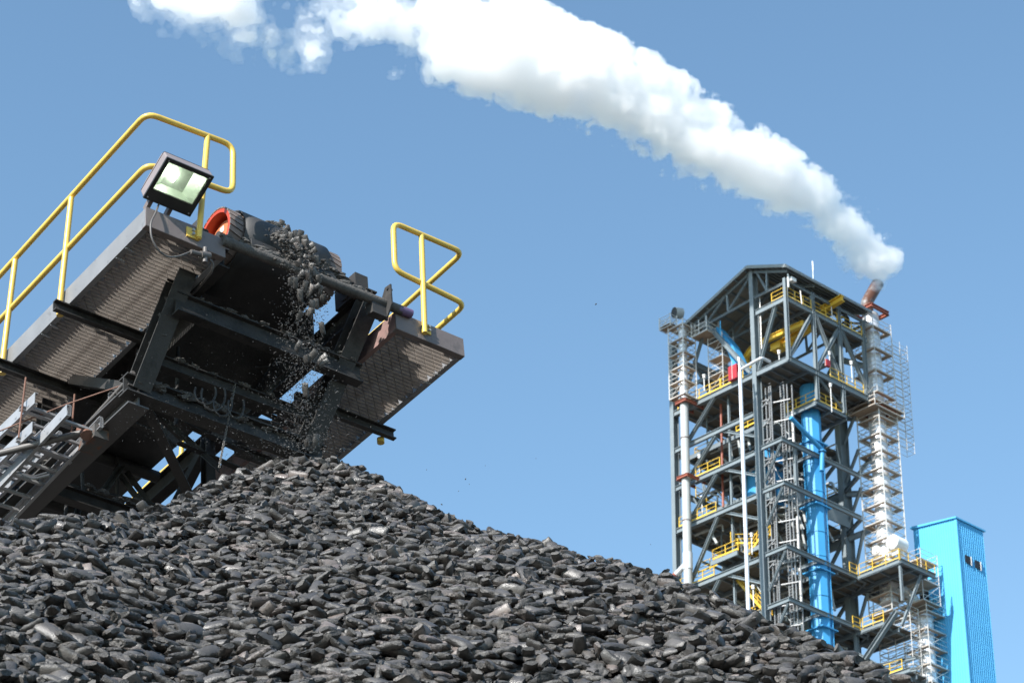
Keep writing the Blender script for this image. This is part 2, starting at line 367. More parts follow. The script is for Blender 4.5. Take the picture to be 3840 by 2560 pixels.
# bearing blocks on each side of the drum
for x in (2.42,):
    q = MB(); q.box((x-.07, PA-.16, PB-.14), (x+.07, PA+.16, PB+.10)); q.tube((x-.08, PA, PB), (x+.08, PA, PB), .11, 16); q.build("bearing_block", M_dark, conv)
# side girders that hold the drum
for x in (.86, 2.44):
    MB().ibeam((x, .15, (.22 if x > 1 else .0)), (x, END, (.22 if x > 1 else .0)), .12, .22, .015).build("girder", M_beam, conv)
# head frame: two raked legs, cross beams and lower chords
for x0, x1 in ((.66, .56), (2.44, 2.27)):
    MB().ibeam((x0, .22, .22), (x1, 1.02, -.98), .17, .17, .014, up=(0, 1, .3)).build("leg", M_beam, conv)
MB().ibeam((.60, .50, -.38), (2.52, .50, -.38), .10, .20, .013).build("cross_beam", M_beam, conv)
MB().ibeam((.42, 1.02, -.98), (2.45, 1.02, -.98), .14, .18, .014).build("cross_beam", M_beam, conv)
MB().ibeam((.60, 1.0, -.62), (2.45, 1.0, -.62), .08, .12, .012).build("cross_beam", M_beam, conv)
for x in (.56, 2.30):
    MB().ibeam((x, 1.0, -1.06), (x, END, -1.06), .20, .20, .016).build("chord", M_chord, conv)
for l in (2.6, 4.2, 5.8):
    MB().ibeam((.56, l, -1.04), (2.30, l, -1.04), .10, .14, .012).build("cross_beam", M_beam, conv)
    for x in (.56, 2.30): MB().ibeam((x, l, -1.0), (x, l, .15), .10, .10, .012, up=(0, 1, 0)).build("strut", M_dark, conv)
for a, b in (((.6, 1.1, -1.02), (2.26, 2.6, -1.02)), ((2.26, 2.6, -1.02), (.6, 4.2, -1.02)), ((.6, 4.2, -1.02), (2.26, 5.8, -1.02))):
    MB().angle(a, b, .09, .09, .012).build("brace", M_dark, conv)
for x in (.56, 2.30):
    for a, b in (((x, 1.05, -1.0), (x, 2.6, .12)), ((x, 2.6, .12), (x, 4.2, -1.0)), ((x, 4.2, -1.0), (x, 5.8, .12))):
        MB().angle(a, b, .09, .09, .012).build("brace", M_dark, conv)
# chute plates under the belt
MB().add([(1.0, .62, .20), (2.08, .62, .20), (2.08, 1.9, -.16), (1.0, 1.9, -.16), (1.0, .63, .19), (2.08, .63, .19), (2.08, 1.9, -.175), (1.0, 1.9, -.175)],
         [(0,1,2,3),(4,7,6,5),(0,4,5,1),(2,6,7,3),(0,3,7,4),(1,5,6,2)]).build("chute_plate", M_dark, conv)
MB().box((.92, .60, -.35), (.935, 2.4, .30)).build("skirt_plate", M_dark, conv)
MB().box((2.10, .60, -.15), (2.115, 1.7, .30)).build("skirt_plate", M_dark, conv)
for l in (2.2, 3.1, 4.0, 4.9, 5.8):
    rl = MB(); rl.tube((1.02, l, -.11), (2.06, l, -.11), .057, 14); rl.build("return_roller", M_dark, conv, smooth=True)
    for a, b in (((1.0, l, .62), (1.3, l, .56)), ((1.31, l, .56), (1.77, l, .56)), ((1.78, l, .56), (2.08, l, .62))):
        MB().tube(a, b, .055, 12).build("carry_roller", M_dark, conv, smooth=True)
for i in range(22):                            # thin secondary steel, pipes and hangers crowding the frame
    l = random.uniform(1.1, 4.4); x = random.uniform(.6, 2.1); k = i % 3
    if k == 0: MB().angle((x, l, -.98), (x+random.uniform(-.5, .5), l+random.uniform(.2, .7), -.2), .05, .05, .008).build("brace", M_dark, conv)
    elif k == 1: MB().tube((x, l, -.95), (x+random.uniform(-.05, .05), l, -.1), .018, 8).build("hanger", M_dark, conv)
    else: MB().angle((.6, l, -.5-.3*random.random()), (2.28, l+random.uniform(-.4, .4), -.5-.3*random.random()), .06, .06, .008).build("brace", M_dark, conv)
# heaps of fines lodged on the frame
fz = MB()
for i in range(70):
    l = random.uniform(1.0, 3.2); x = random.choice((random.uniform(.7, 2.2), random.uniform(1.0, 2.0)))
    z = {0: -.90, 1: -.55}[i % 2]; 
    if i % 2 == 0: fz.lump((random.uniform(.6, 2.2), random.choice((1.02, 2.6))+random.uniform(-.05, .05), -.90), random.uniform(.02, .07), (1.3, .8, .6), i, 6, .7)
    else: fz.lump((random.uniform(.7, 2.3), 1.0+random.uniform(-.04, .04), -.55), random.uniform(.012, .04), (1.4, .8, .7), i, 6, .7)
for i in range(260):                           # crusts of black fines caked on beams, legs and chords
    k = i % 5; r = random.uniform(.008, .035)
    if k == 0: p = (random.uniform(.65, 2.5), .50+random.uniform(-.05, .05), -.27)
    elif k == 1: p = (random.uniform(.45, 2.4), 1.02+random.uniform(-.07, .07), -.885)
    elif k == 2: s = random.random(); p = (random.choice((.66-.1*s, 2.44-.17*s))+random.uniform(-.08, .08), .22+.8*s-.07, .22-1.2*s)
    elif k == 3: p = (random.uniform(.6, 2.3), random.choice((2.6, 4.2)), -.96)
    else: p = (random.choice((.56, 2.30))+random.uniform(-.1, .1), random.uniform(1.1, 4.5), -.95)
    fz.lump(p, r, (1.5, 1.0, .6), i+900, 5, .7)
fz.build("lodged_fines", M_fines, conv, kind="stuff")

# ------------------------------------------------------------------ floodlight
fl_c = CV.hit(669, 700, 1, -.17); dn = Vector((0, .908, -.419)); bk_ = Vector((0, .419, .908)); wd = Vector((1, 0, .015)).normalized()
fl = empty("floodlight", CV, tuple(fl_c), "square floodlight in a brown housing with a glowing glass front", "floodlight")
def FP(a, b, c): return fl_c + wd*a + dn*b + bk_*c
W2, H2 = .23, .205
hs = MB()
def frus(mb, a0, b0, c0, a1, b1, c1, bo=0.0):
    q = [FP(-a0,-b0,c0),FP(a0,-b0,c0),FP(a0,b0,c0),FP(-a0,b0,c0),FP(-a1,-b1+bo,c1),FP(a1,-b1+bo,c1),FP(a1,b1+bo,c1),FP(-a1,b1+bo,c1)]
    mb.add(q, [(0,1,5,4),(1,2,6,5),(2,3,7,6),(3,0,4,7),(4,5,6,7)])
frus(hs, W2, H2, .0, W2-.004, H2-.004, .115); frus(hs, W2-.004, H2-.004, .115, W2-.05, H2-.06, .23)
hso = hs.build("housing", M_lamp, fl); bv = hso.modifiers.new("bevel", 'BEVEL'); bv.width = .012; bv.segments = 2
fr = MB(); w_, t_ = W2-.004, .052                              # front frame, wide band at the foot
def bandbox(a0, b0, a1, b1, c0=-.016, c1=.004):
    fr.add([FP(a0,b0,c0),FP(a1,b0,c0),FP(a1,b1,c0),FP(a0,b1,c0),FP(a0,b0,c1),FP(a1,b0,c1),FP(a1,b1,c1),FP(a0,b1,c1)], [(0,1,2,3),(4,7,6,5),(0,4,5,1),(1,5,6,2),(2,6,7,3),(3,7,4,0)])
bandbox(-W2, -H2, W2, -H2+.035); bandbox(-W2, .10, W2, H2); bandbox(-W2, -H2+.035, -W2+.035, .10); bandbox(W2-.035, -H2+.035, W2, .10)
fr.build("front_frame", M_lampframe, fl)
rf = MB(); a0, b0, b1 = W2-.035, -H2+.035, .10
q = [FP(-a0,b0,.006),FP(a0,b0,.006),FP(a0,b1,.006),FP(-a0,b1,.006),FP(-a0*.55,b0+.03,.10),FP(a0*.55,b0+.03,.10),FP(a0*.55,b1-.03,.10),FP(-a0*.55,b1-.03,.10)]
rf.add(q, [(0,4,5,1),(1,5,6,2),(2,6,7,3),(3,7,4,0),(4,7,6,5)]); rf.build("reflector", M_reflector, fl)
g = MB(); g.add([FP(-a0,b0,-.006),FP(a0,b0,-.006),FP(a0,b1,-.006),FP(-a0,b1,-.006),FP(-a0,b0,-.002),FP(a0,b0,-.002),FP(a0,b1,-.002),FP(-a0,b1,-.002)], [(0,1,2,3),(4,7,6,5),(0,4,5,1),(1,5,6,2),(2,6,7,3),(3,7,4,0)]); g.build("glass", M_glass, fl)
bu = MB(); bu.tube(FP(-.035, -.085, .055), FP(-.05, -.0, .055), .013, 12); bu.build("bulb", M_bulb, fl, smooth=True)
br = MB()
for a in (-.13, .06): br.bar(FP(a, H2-.03, .06), FP(a-.01, H2+.10, .02), .035, .05); br.bar(FP(a-.02, H2+.09, .0), FP(a+.05, H2+.12, .0), .05, .03)
br.build("bracket", M_plate, fl)
for a in (-.10, .09): MB().tube(FP(a, H2+.10, -.03), FP(a, H2+.10, .02), .018, 8).build("bolt", M_galv, fl)
for a, b in ((-.20, -.18), (.20, -.18), (-.20, .18), (.20, .18)): MB().tube(FP(a, b, -.019), FP(a, b, -.01), .007, 8).build("screw", M_galv, fl)
cbl = MB(); P_ = lambda px, py, l: CV.hit(px, py, 1, l)
cbl.path([FP(-.06, H2, .03), P_(585, 795, -.06), P_(563, 838, -.07), P_(567, 892, -.06), P_(592, 940, -.04), P_(628, 965, -.02), P_(668, 962, -.02), P_(715, 944, -.02)], .0085, 8, .12)
cbl.build("power_cable", M_conduit, None, CV, smooth=True, label="grey lamp cable drooping in front of the left walkway end", cat="cable")
gl = MB(); gl.tube(P_(715, 944, -.03), P_(755, 955, -.03), .022, 10); gl.tube(P_(752, 955, -.03), P_(785, 960, -.03), .034, 10); gl.tube(P_(770, 930, -.03), P_(768, 985, -.03), .022, 10)
gl.build("conduit_box", M_conduit, None, CV, smooth=True, label="small grey cable junction fitting hanging under the front plate", cat="junction box")
c2 = MB(); c2.path([P_(772, 962, -.0), P_(800, 985, .02), P_(793, 1020, .08), CV.hit(740, 1085, 0, .80), CV.hit(600, 1215, 0, .82), CV.hit(515, 1250, 0, .84), CV.hit(512, 1330, 0, .84), CV.hit(520, 1420, 0, .84)], .012, 8, .08)
c2.build("power_cable", M_conduit, None, CV, smooth=True, label="long pale cable running down beside the inner edge of the left walkway", cat="cable")

# ------------------------------------------------------------------ cable trays, pipes and wires hung under the left walkway
def hc(px, py, c): return CV.hit(px, py, 0, c)
def tray(px0, px1, width_px, c, nr, label, back=0.0):
    a = hc(*px0, c); b = hc(*px1, c); d = (b-a)
    t = empty("cable_tray", CV, tuple(a), label, "cable tray", "ladder cable trays under the walkway")
    off = CV.hit(px0[0]+width_px[0], px0[1]+width_px[1], 1, a.y)-a; off = Vector((off.x, 0, off.z*0))
    for k in (0, 1):
        MB().channel(a+off*k, b+off*k, .03*(1 if k == 0 else -1), .115, .006, up=(0, 0, 1)).build("side_rail", M_galv, t)
    for i in range(nr):
        p = a+d*((i+.5)/nr); MB().bar(p+off*.0+Vector((0, 0, -.03)), p+off+Vector((0, 0, -.03)), .03, .022).build("rung", M_galv, t)
    return t
tray((130, 1490), (-190, 1800), (135, 58), .02, 7, "upper galvanised ladder tray near the left frame edge")
tray((250, 1535), (-120, 1935), (135, 58), .10, 8, "lower galvanised ladder tray beside the wide dark chord")
tray((120, 1600), (-200, 1900), (110, 48), .0, 7, "leftmost galvanised ladder tray cut by the frame edge")
for i, (p0, p1) in enumerate((((70, 1533), (272, 1607)), ((58, 1650), (262, 1735)))):
    s_ = MB(); a = hc(*p0, -.03); b = CV.hit(*p1, 1, a.y); s_.channel(a, b, .04, .042, .006)
    s_.build("strut_channel", M_galv, None, CV, label=("upper" if i == 0 else "lower")+" slotted steel channel holding the cable trays", cat="channel", group="channels holding the trays")
for i, (a, b, c) in enumerate((((97, 1415), (70, 1640), -.02), ((280, 1478), (265, 1665), .45))):
    s_ = MB(); s_.tube(hc(*a, c), hc(*b, c), .009, 8)
    s_.build("hanger_rod", M_rope, None, CV, smooth=True, label=("left" if i == 0 else "right")+" threaded rod hanging the tray channels from the walkway", cat="rod", group="hanger rods")
s_ = MB(); s_.tube(hc(-60, 1714, -.18), hc(318, 1620, .35), .030, 14); pp = s_.build("guy_pipe", M_conduit, None, CV, smooth=True, label="brown grey stay pipe crossing the trays to a rusty bracket", cat="pipe")
MB().tube(hc(306, 1612, .36), hc(326, 1632, .36), .05, 12).build("pipe_end", M_rope, pp, smooth=True)
s_ = MB(); s_.box(tuple(hc(330, 1640, .42)-Vector((.02, .14, .07))), tuple(hc(330, 1640, .42)+Vector((.12, .12, .06)))); s_.build("bracket", M_rustdark, pp)
s_ = MB(); s_.path([hc(-30, 1627, -.1), hc(250, 1515, .3), hc(470, 1440, .55)], .007, 6); s_.build("wire_rope", M_rope, None, CV, smooth=True, label="thin rusty wire rope stretched up to the head frame", cat="wire")
for i, (pts, r, lab) in enumerate(((((500, 1395), (470, 1435), (330, 1590)), .021, "smooth grey conduit beside the dark chord"), (((520, 1425), (480, 1470), (345, 1600)), .018, "conduit with striped sunlight beside the smooth one"))):
    s_ = MB(); s_.path([hc(x, y, .50+.05*i) for x, y in pts], r, 10, .1); s_.build("conduit", M_conduit if i == 0 else M_galv, None, CV, smooth=True, label=lab, cat="conduit", group="conduits along the chord")
for x, y in ((405, 1485), (342, 1575)):
    s_ = MB(); a = hc(x, y, .5); s_.channel(a, a+Vector((.22, 0, 0)), .04, .05, .006); s_.build("conduit_clamp", M_stringer, None, CV, label=("upper" if x == 405 else "lower")+" slotted clamp channel across the two conduits", cat="clamp", group="conduit clamps")
for k, pts in enumerate((((0, 1750), (70, 1770), (130, 1795), (190, 1780)), ((0, 1742), (60, 1760), (120, 1790), (180, 1772)))):
    s_ = MB(); s_.path([hc(x, y, .12+.02*k) for x, y in pts], .014, 8, .1); s_.build("hose", M_cable, None, CV, smooth=True, label=("front" if k == 0 else "rear")+" black hose of the pair sagging over the lower tray rungs", cat="hose", group="black hoses on the tray")
# hoses and chain inside the head frame
for k, (x, y, rx, ry) in enumerate(((800, 1480, 45, 60), (835, 1510, 35, 50), (885, 1520, 30, 48), (770, 1470, 40, 45))):
    s_ = MB(); s_.path([CV.hit(x+rx*cos(t), y+ry*sin(t), 1, .86) for t in np.linspace(-.4, pi+.4, 14)], .010, 8); s_.build("hose", M_cable, None, CV, smooth=True, label=("largest dark hose loop left of the chain", "dark hose loop just left of the chain", "dark hose loop hanging right of the chain", "leftmost dark hose loop in the head frame")[k], cat="hose", group="hose loops in the head frame")
ch = MB(); p0 = CV.hit(882, 1440, 1, .96); p1 = CV.hit(822, 1750, 1, .96)
nl = 46
for i in range(nl):
    a = p0.lerp(p1, i/nl); d = (p1-p0).normalized(); sd = Vector((1, 0, 0)) if i % 2 else Vector((0, 1, 0)); L_ = (p1-p0).length/nl*1.35; w_ = .008
    ch.path([a+sd*w_, a+sd*w_+d*L_, a-sd*w_+d*L_, a-sd*w_], .0032, 5, .006, closed=True, steps=2)
ch.build("chain", M_chain, None, CV, label="thin steel chain hanging from the head frame to the pile", cat="chain")
s_ = MB(); s_.path([CV.hit(955, 1375, 1, 1.2), CV.hit(1030, 1376, 1, 1.2), CV.hit(1085, 1352, 1, 1.2)], .008, 6, .2); s_.path([CV.hit(1036, 1330, 1, 1.2), CV.hit(1037, 1372, 1, 1.2)], .008, 6)
s_.build("cable", M_cable, None, CV, smooth=True, label="black cable looping across the gap of sky under the drum", cat="cable")
# ------------------------------------------------------------------ the steel process tower (local axes: x along the right face, y along the left face, z up)
TW = Frame(at(2958, 1332, 240), azd(48.5), azd(-41.5), (0, 0, 1))
GZ = -TW.o.z                                              # local height of the ground
M_ts = mat("tower_steel", (.175, .21, .23), .5, var=.10, scale=.5, spot=((.30, .30, .29), .9, .6, .75))
M_td = mat("tower_deck", (.17, .155, .13), .75, var=.25, scale=.7, spot=((.11, .09, .07), .8, .5, .7))
M_roof = mat("roof_sheet_inside", (.26, .245, .21), .6, var=.12, scale=.8)
M_roofe = mat("roof_trim", (.23, .26, .27), .45, var=.1, scale=.7)
M_blue = mat("blue_steel", (.045, .29, .58), .55, var=.08, scale=.5)
M_bluew = mat("blue_cladding", (.10, .42, .73), .55, var=.06, scale=.35, spot=((.09, .36, .62), .5, .6, .8), spec=.2)
M_stack = mat("silver_cladding", (.74, .76, .79), .32, metal=.4, var=.05, scale=.6)
M_gpipe = mat("grey_pipe", (.40, .42, .42), .5, var=.1, scale=.4, spot=((.30, .22, .16), .9, .62, .75))
M_rusty = mat("rusted_pipe", (.22, .23, .24), .55, metal=.1, var=.15, scale=.8, spot=((.095, .038, .02), .40, .40, .52))
M_redox = mat("red_oxide", (.27, .075, .045), .55, var=.15, scale=1)
M_lad = mat("cable_ladder_steel", (.27, .275, .28), .5, metal=.3, var=.2, scale=.8)
M_scaf = mat("scaffold_tube", (.62, .60, .57), .45, metal=.3, var=.12, scale=.5)
M_plank = mat("scaffold_plank", (.42, .31, .22), .7, var=.25, scale=.8)
M_redbox = mat("red_cabinet", (.36, .025, .035), .45, var=.1, scale=1)
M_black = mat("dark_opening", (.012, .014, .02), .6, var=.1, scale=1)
M_disc = mat("duct_end", (.03, .026, .025), .6, var=.2, scale=1)

tower = empty("steel_tower", TW, (5, 8, GZ), "tall open blue grey steel tower with decks, braces and a pitched roof", "tower")
W1, U1 = 12.0, 16.3                                       # plan: right face length, left face length
UM = 4.65                                                 # row of the main columns
def P3(u, w, z): return Vector((w, u, z))
def col(u, w, z0, z1, wd=.52, dp=.82, t=.07, name="column"):
    m = MB(); a, b = wd/2, dp/2                             # flanges face the left side, web between
    m.box((w-b, u-a, z0), (w-b+t, u+a, z1)); m.box((w+b-t, u-a, z0), (w+b, u+a, z1)); m.box((w-b+t, u-.03, z0), (w+b-t, u+.03, z1))
    return m.build(name, M_ts, tower)
def beam(a, b, w=.25, h=.5, name="beam", t=.05, m=None): return MB().ibeam(a, b, w, h, t).build(name, m or M_ts, tower)
def brace(a, b, w=.26, name="brace"): return MB().ibeam(a, b, w, w, .04).build(name, M_ts, tower)
LV = [0.0, -4.4, -8.75, -13.5, -20.3, -25.8, -31.5, -38, -45, -52, -60, -68]
# main columns
col(UM, .35, GZ, 12.0); col(U1, .35, GZ, 8.0); col(UM, 13.0, GZ, 9.0, .7, 1.3); col(U1, 13.0, GZ, 7.0, .7, 1.2)
col(10.4, 13.0, GZ, 0, .5, .8)
for w in (.12, 4.2, 8.2, 12.0): col(.15, w, (-3.4 if w == 4.2 else (-3.4 if w == 8.2 else -.5)), 9.1 if w < 10 else 9.0, .34, .36, .05)
# decks with beams
def rail(pts, h=1.05, label=None, gap=1.45):
    m = MB(); pts = [Vector(p) for p in pts]
    for a, b in zip(pts[:-1], pts[1:]):
        n = max(1, round((b-a).length/gap))
        for k in (h, h*.52): m.tube(a+Vector((0, 0, k)), b+Vector((0, 0, k)), .035, 5)
        m.bar(a+Vector((0, 0, .09)), b+Vector((0, 0, .09)), .03, .16)
        for i in range(n+1):
            p = a.lerp(b, i/n); m.bar(p-Vector((0, 0, .15)), p+Vector((0, 0, h)), .07, .07, (1, 0, 0))
    return m.build("handrail", M_yellow_far, tower)
def deck(u0, u1, w0, w1, z, joists=6, name="deck"):
    d = MB().box((w0, u0, z-.06), (w1, u1, z)); o = d.build(name, M_td, tower)
    j = MB()
    for i in range(joists):
        u = u0+(u1-u0)*(i+.5)/joists; j.bar((w0, u, z-.2), (w1, u, z-.2), .12, .26)
    k = max(2, int((w1-w0)/3))
    for i in range(k+1):
        w = w0+(w1-w0)*i/k; j.bar((w, u0, z-.32), (w, u1, z-.32), .16, .42)
    j.build("joist", M_ts, o); return o
# top storey
deck(UM, U1, .5, 13, 0, 7); deck(.15, UM, .1, 13, 0, 4)
beam((.1, .1, -.3), (13.4, .1, -.3), .3, .62); beam((.1, .1, -.3), (.1, UM-.4, -.3), .3, .62); beam((.1, UM+.4, -.3), (.1, U1, -.3), .3, .62)
beam((.15, .15, 6.75), (12.5, .15, 6.75), .25, .55); beam((.1, .15, 6.75), (.1, UM-.4, 6.75), .25, .62); deck(.2, 2.9, .2, 12.4, 7.0, 3)
rail([(.25, .1, 7.05), (3.9, .1, 7.05)]); rail([(4.4, .1, 7.05), (7.9, .1, 7.05)]); rail([(8.5, .1, 7.05), (11.7, .1, 7.05)]); rail([(.1, .4, 7.05), (.1, 2.0, 7.05)])
rail([(6.2, .0, .05), (11.3, .0, .05)]); rail([(.0, 6.2, .05), (.0, 15.4, .05)])
for u in (9.4, 12.8): MB().bar((0, u, .05), (0, u, 1.2), .07, .07, (1, 0, 0)).build("handrail_post", M_yellow_far, tower)
# roof: ridge along x over the main column row
RZ, EZ0, EZ1 = 12.25, 10.05, 9.95
UE0, UE1 = -.55, 14.6
for (ua, za, ub, zb, nm) in ((UM, RZ, UE0, EZ0, "roof_slope"), (UM, RZ, UE1, EZ1-1.0, "roof_slope")):
    sgn = -1 if ub < ua else 1; mb = MB(); n = 46
    v = []; f = []
    for i in range(n+1):                                    # ribbed sheeting
        w = -.5+13.2*i/n; k = .07 if i % 2 else 0
        v += [(w, ua, za+k), (w, ub, zb+k), (w, ua, za+k-.03), (w, ub, zb+k-.03)]
    for i in range(n):
        b = 4*i; f += [(b, b+1, b+5, b+4), (b+2, b+6, b+7, b+3), (b, b+4, b+6, b+2), (b+1, b+3, b+7, b+5)]
    f += [(0, 2, 3, 1), (4*n, 4*n+1, 4*n+3, 4*n+2)]
    r = mb.add(v, f).build(nm, M_roof, tower)
    for i in range(7):
        t = (i+.3)/7; u = ua+(ub-ua)*t; z = za+(zb-za)*t-.16; MB().bar((-.4, u, z), (12.6, u, z), .1, .24).build("purlin", M_ts, r)
    MB().bar((-.55, ua, za-.05), (-.55, ub, zb-.05), .10, .34).build("verge_trim", M_roofe, r); MB().bar((-.5, ub, zb-.02), (12.8, ub, zb-.02), .12, .32).build("eaves_trim", M_roofe, r)
# gable trusses
for w in (.1, 4.2, 8.2, 12.2):
    hi = lambda u: (RZ-(UM-u)*(RZ-EZ0)/(UM-UE0) if u < UM else RZ-(u-UM)*(RZ-EZ1+1.0)/(UE1-UM))-.42
    beam((w, UM+.3, hi(UM+.3)), (w, 14.2, hi(14.2)), .22, .28, "truss_chord"); beam((w, UM-.3, hi(UM-.3)), (w, -.2, hi(-.2)), .22, .28, "truss_chord")
    beam((w, UM+.3, 8.55), (w, 11.4, 8.35), .2, .24, "truss_chord"); beam((w, UM-.3, 8.6), (w, .2, 8.55), .2, .24, "truss_chord")
    for a, b in (((UM+.2, hi(UM)-.5), (8.0, 8.6)), ((8.0, 8.6), (8.1, hi(8.1))), ((8.3, hi(8.3)), (11.1, 8.45)), ((11.1, 8.4), (11.2, hi(11.2)+.1)), ((11.2, 8.4), (13.2, hi(13.2))), ((2.6, 8.6), (2.5, hi(2.5))), ((3.9, hi(3.9)), (2.6, 8.7))):
        brace((w, a[0], a[1]), (w, b[0], b[1]), .2, "truss_web")
    brace((w, 11.2, 8.3), (w, 14.4, 1.2), .28)
brace((.1, 11.0, 8.3), (.1, 5.3, .3), .42)
for w in (4.2, 8.2): beam((w, .2, 8.6), (w, UM, 8.6), .2, .3)
beam((.1, .15, 8.9), (12.5, .15, 8.9), .2, .28)
# top storey bracing on the right face and behind
brace((4.0, .15, 6.5), (.4, .15, .3), .34); brace((4.5, .15, 6.5), (8.0, .15, .3), .34); brace((8.0, .15, 6.3), (4.5, .15, .4), .34); brace((8.5, .15, 6.3), (12.4, .15, .2), .34)
brace((.2, 1.6, 6.6), (.2, 4.3, .2), .34)
for a, b in (((12.9, 5, .2), (12.9, 10.4, 6.2)), ((12.9, 10.6, 6.2), (12.9, 16, .2)), ((12.9, 5, 5), (12.9, 16, 5)), ((4, 16.2, .2), (9, 16.2, 6.5)), ((9, 16.2, .2), (4, 16.2, 6.5)), ((12.9, 5, 6.2), (12.9, 10.4, .2))): brace(a, b, .3)
beam((.4, 16.2, 6.6), (13, 16.2, 6.6)); beam((13, UM, 6.6), (13, 16.2, 6.6)); beam((.3, 13.4, 4.8), (13, 13.4, 4.8), .2, .6); deck(11.5, 16.2, 3.5, 12.5, 5.0, 4)
# storeys below
for i, z in enumerate(LV[1:], 1):
    beam((.1, UM+.45, z-.25), (.1, U1-.3, z-.25), .3, .55)
    d1 = {1: (UM+.5, U1, 2.2, 12.8), 2: (UM+.5, 13.5, .4, 8.5), 3: (UM+.5, U1, .4, 12.5), 4: (UM+.5, U1, .4, 12.8), 5: (UM+.5, U1, 1, 12.8)}.get(i, (UM+.5, U1, .5, 12.8))
    deck(*d1, z, 5)
    beam((13.0, UM, z-.4), (13.0, U1, z-.4), .35, .8 if i != 3 else 1.9)
    beam((.5, U1, z-.3), (13, U1, z-.3), .3, .6)
    if i >= 2:                                              # bracket frame carrying the cable ladders
        beam((.05, UM-.5, z-.1), (.05, 1.4, z-.1), .28, .46); beam((-.1, 1.4, z-.1), (11.4, 1.4, z-.1), .30, .46)
        for w in (2.2, 4.6, 7.0): beam((w, 1.5, z-.15), (w, UM+1, z-.15), .2, .34)
        brace((.1, 1.6, z-.4), (.1, 3.95, z-3.9), .2)
        beam((11.4, 1.4, z-.15), (13, UM, z-.15), .25, .4); deck(1.5, UM+.5, 7.4, 12.6, z-.1, 3) if i >= 4 else None
    if i >= 1:
        zb = LV[i]; zt = LV[i-1]
        brace((.1, 10.3, zt-.6), (.1, 14.6, zb-.2), .32); brace((.25, 9.4, zb-.4), (.25, UM+.5, zb-2.6), .28)
        for a, b in (((12.9, UM+.4, zb), (12.9, 10.2, zt-.6)), ((12.9, 10.6, zt-.6), (12.9, 16, zb)), ((12.9, 10.2, zb), (12.9, UM+.4, zt-.7)), ((4.5, 16.2, zb), (8.6, 16.2, zt-.6)), ((12.6, 16.2, zb), (9, 16.2, zt-.6))): brace(a, b, .3)
        brace((12.6, 2.2, zt-.7), (13, UM-.2, zb+.8), .26)
brace((14.6, .6, -4.0), (13.1, 4.0, -8.4), .3)
col(9.4, 1.2, -31, -.3, .2, .22, .04); col(1.55, 2.0, -13.4, -8.9, .3, .34, .05)
for z in LV[2:]: MB().tube((2.6, 2.2, z-.2), (2.6, 2.2, z+4.2), .15, 8).build("post", M_scaf, tower)
# big plate girders at the fourth level
for u, w0, w1 in ((4.2, 3.0, 13.0), (U1-.4, 1.0, 12.6)): MB().box((w0, u, -13.2), (w1, u+.12, -11.0)).build("plate_girder", M_ts, tower)
g_ = MB().box((2.6, 5.2, -13.4), (2.75, 14.0, -11.4)); g_.build("plate_girder", M_ts, tower)
for y in (7, 8.6, 10.2, 11.8): MB().box((2.45, y, -13.3), (2.6, y+.12, -11.4)).build("stiffener", M_ts, tower)
for k in range(60):                                     # hangers, posts and secondary steel between the decks
    i = random.choice((1, 2, 3, 4, 5)); u = random.uniform(5.5, 15.5); w = random.uniform(1.2, 12); z = LV[i]; zt = LV[i-1]
    if k % 3 == 0: MB().bar((w, u, z), (w, u, zt-.4), .12, .12, (1, 0, 0)).build("hanger", M_ts, tower)
    elif k % 3 == 1: brace((w, u, z), (w, min(15.8, u+3.5), zt-.5), .14)
    else: beam((w, u, (z+zt)/2), (min(12.6, w+4), u, (z+zt)/2), .14, .24)
for z in LV[1:6]: rail([(12.7, 5.2, z), (12.7, 15.8, z)]); rail([(3.0, 16.0, z), (12.4, 16.0, z)])
# handrails of the lower storeys
rail([(.05, 10.5, -13.4), (.05, 15.6, -13.4)]); rail([(.05, 9.8, -8.7), (.05, 14.8, -8.7)]); rail([(2, 6.0, -4.3), (2, 9.2, -4.3)]); rail([(2, 6.4, -8.7), (2, 9.0, -8.7)]); rail([(.05, 11, -20.2), (.05, 15.6, -20.2)]); rail([(3, 14, -4.3), (3, 16, -4.3), (6, 16, -4.3)])
rail([(1.5, 6.2, -18.0), (1.5, 9.4, -16.9)]); rail([(1.0, 9.5, -16.8), (3.6, 9.5, -16.8)]); rail([(1.2, 11, -18.6), (1.2, 14.2, -18.6)]); rail([(-.5, 7.2, -18.9), (-.5, 10.6, -18.9), (2, 10.6, -18.9)]); rail([(1, 5.6, -25.7), (1, 8.4, -25.7)])
deck(7.2, 10.8, -.6, 3, -19.0, 3); deck(6, 9.6, 1.4, 4, -18.1, 3)
def stair(a, b, wd=.9):
    a, b = Vector(a), Vector(b); m = MB(); sd = Vector((wd/2, 0, 0))
    for s in (-1, 1):
        m.bar(a+sd*s, b+sd*s, .06, .26); m.bar(a+sd*s+Vector((0, 0, 1)), b+sd*s+Vector((0, 0, 1)), .06, .06); m.bar(a+sd*s+Vector((0, 0, .55)), b+sd*s+Vector((0, 0, .55)), .05, .05)
        for k in range(5): p = a.lerp(b, k/4)+sd*s; m.bar(p, p+Vector((0, 0, 1)), .06, .06, (1, 0, 0))
    for k in range(12): p = a.lerp(b, (k+.5)/12); m.box(p-Vector((wd/2, .14, .02)), p+Vector((wd/2, .14, .02)))
    return m.build("stair", M_yellow_far, tower)
stair((1.8, 5.4, -17.0), (1.8, 9.4, -20.2)); stair((1.8, 9.6, -20.4), (1.8, 5.6, -25.6)); stair((1.8, 5.6, -25.8), (1.8, 9.6, -31.2)); stair((1.2, 6.4, -26), (1.2, 10.2, -29.4))
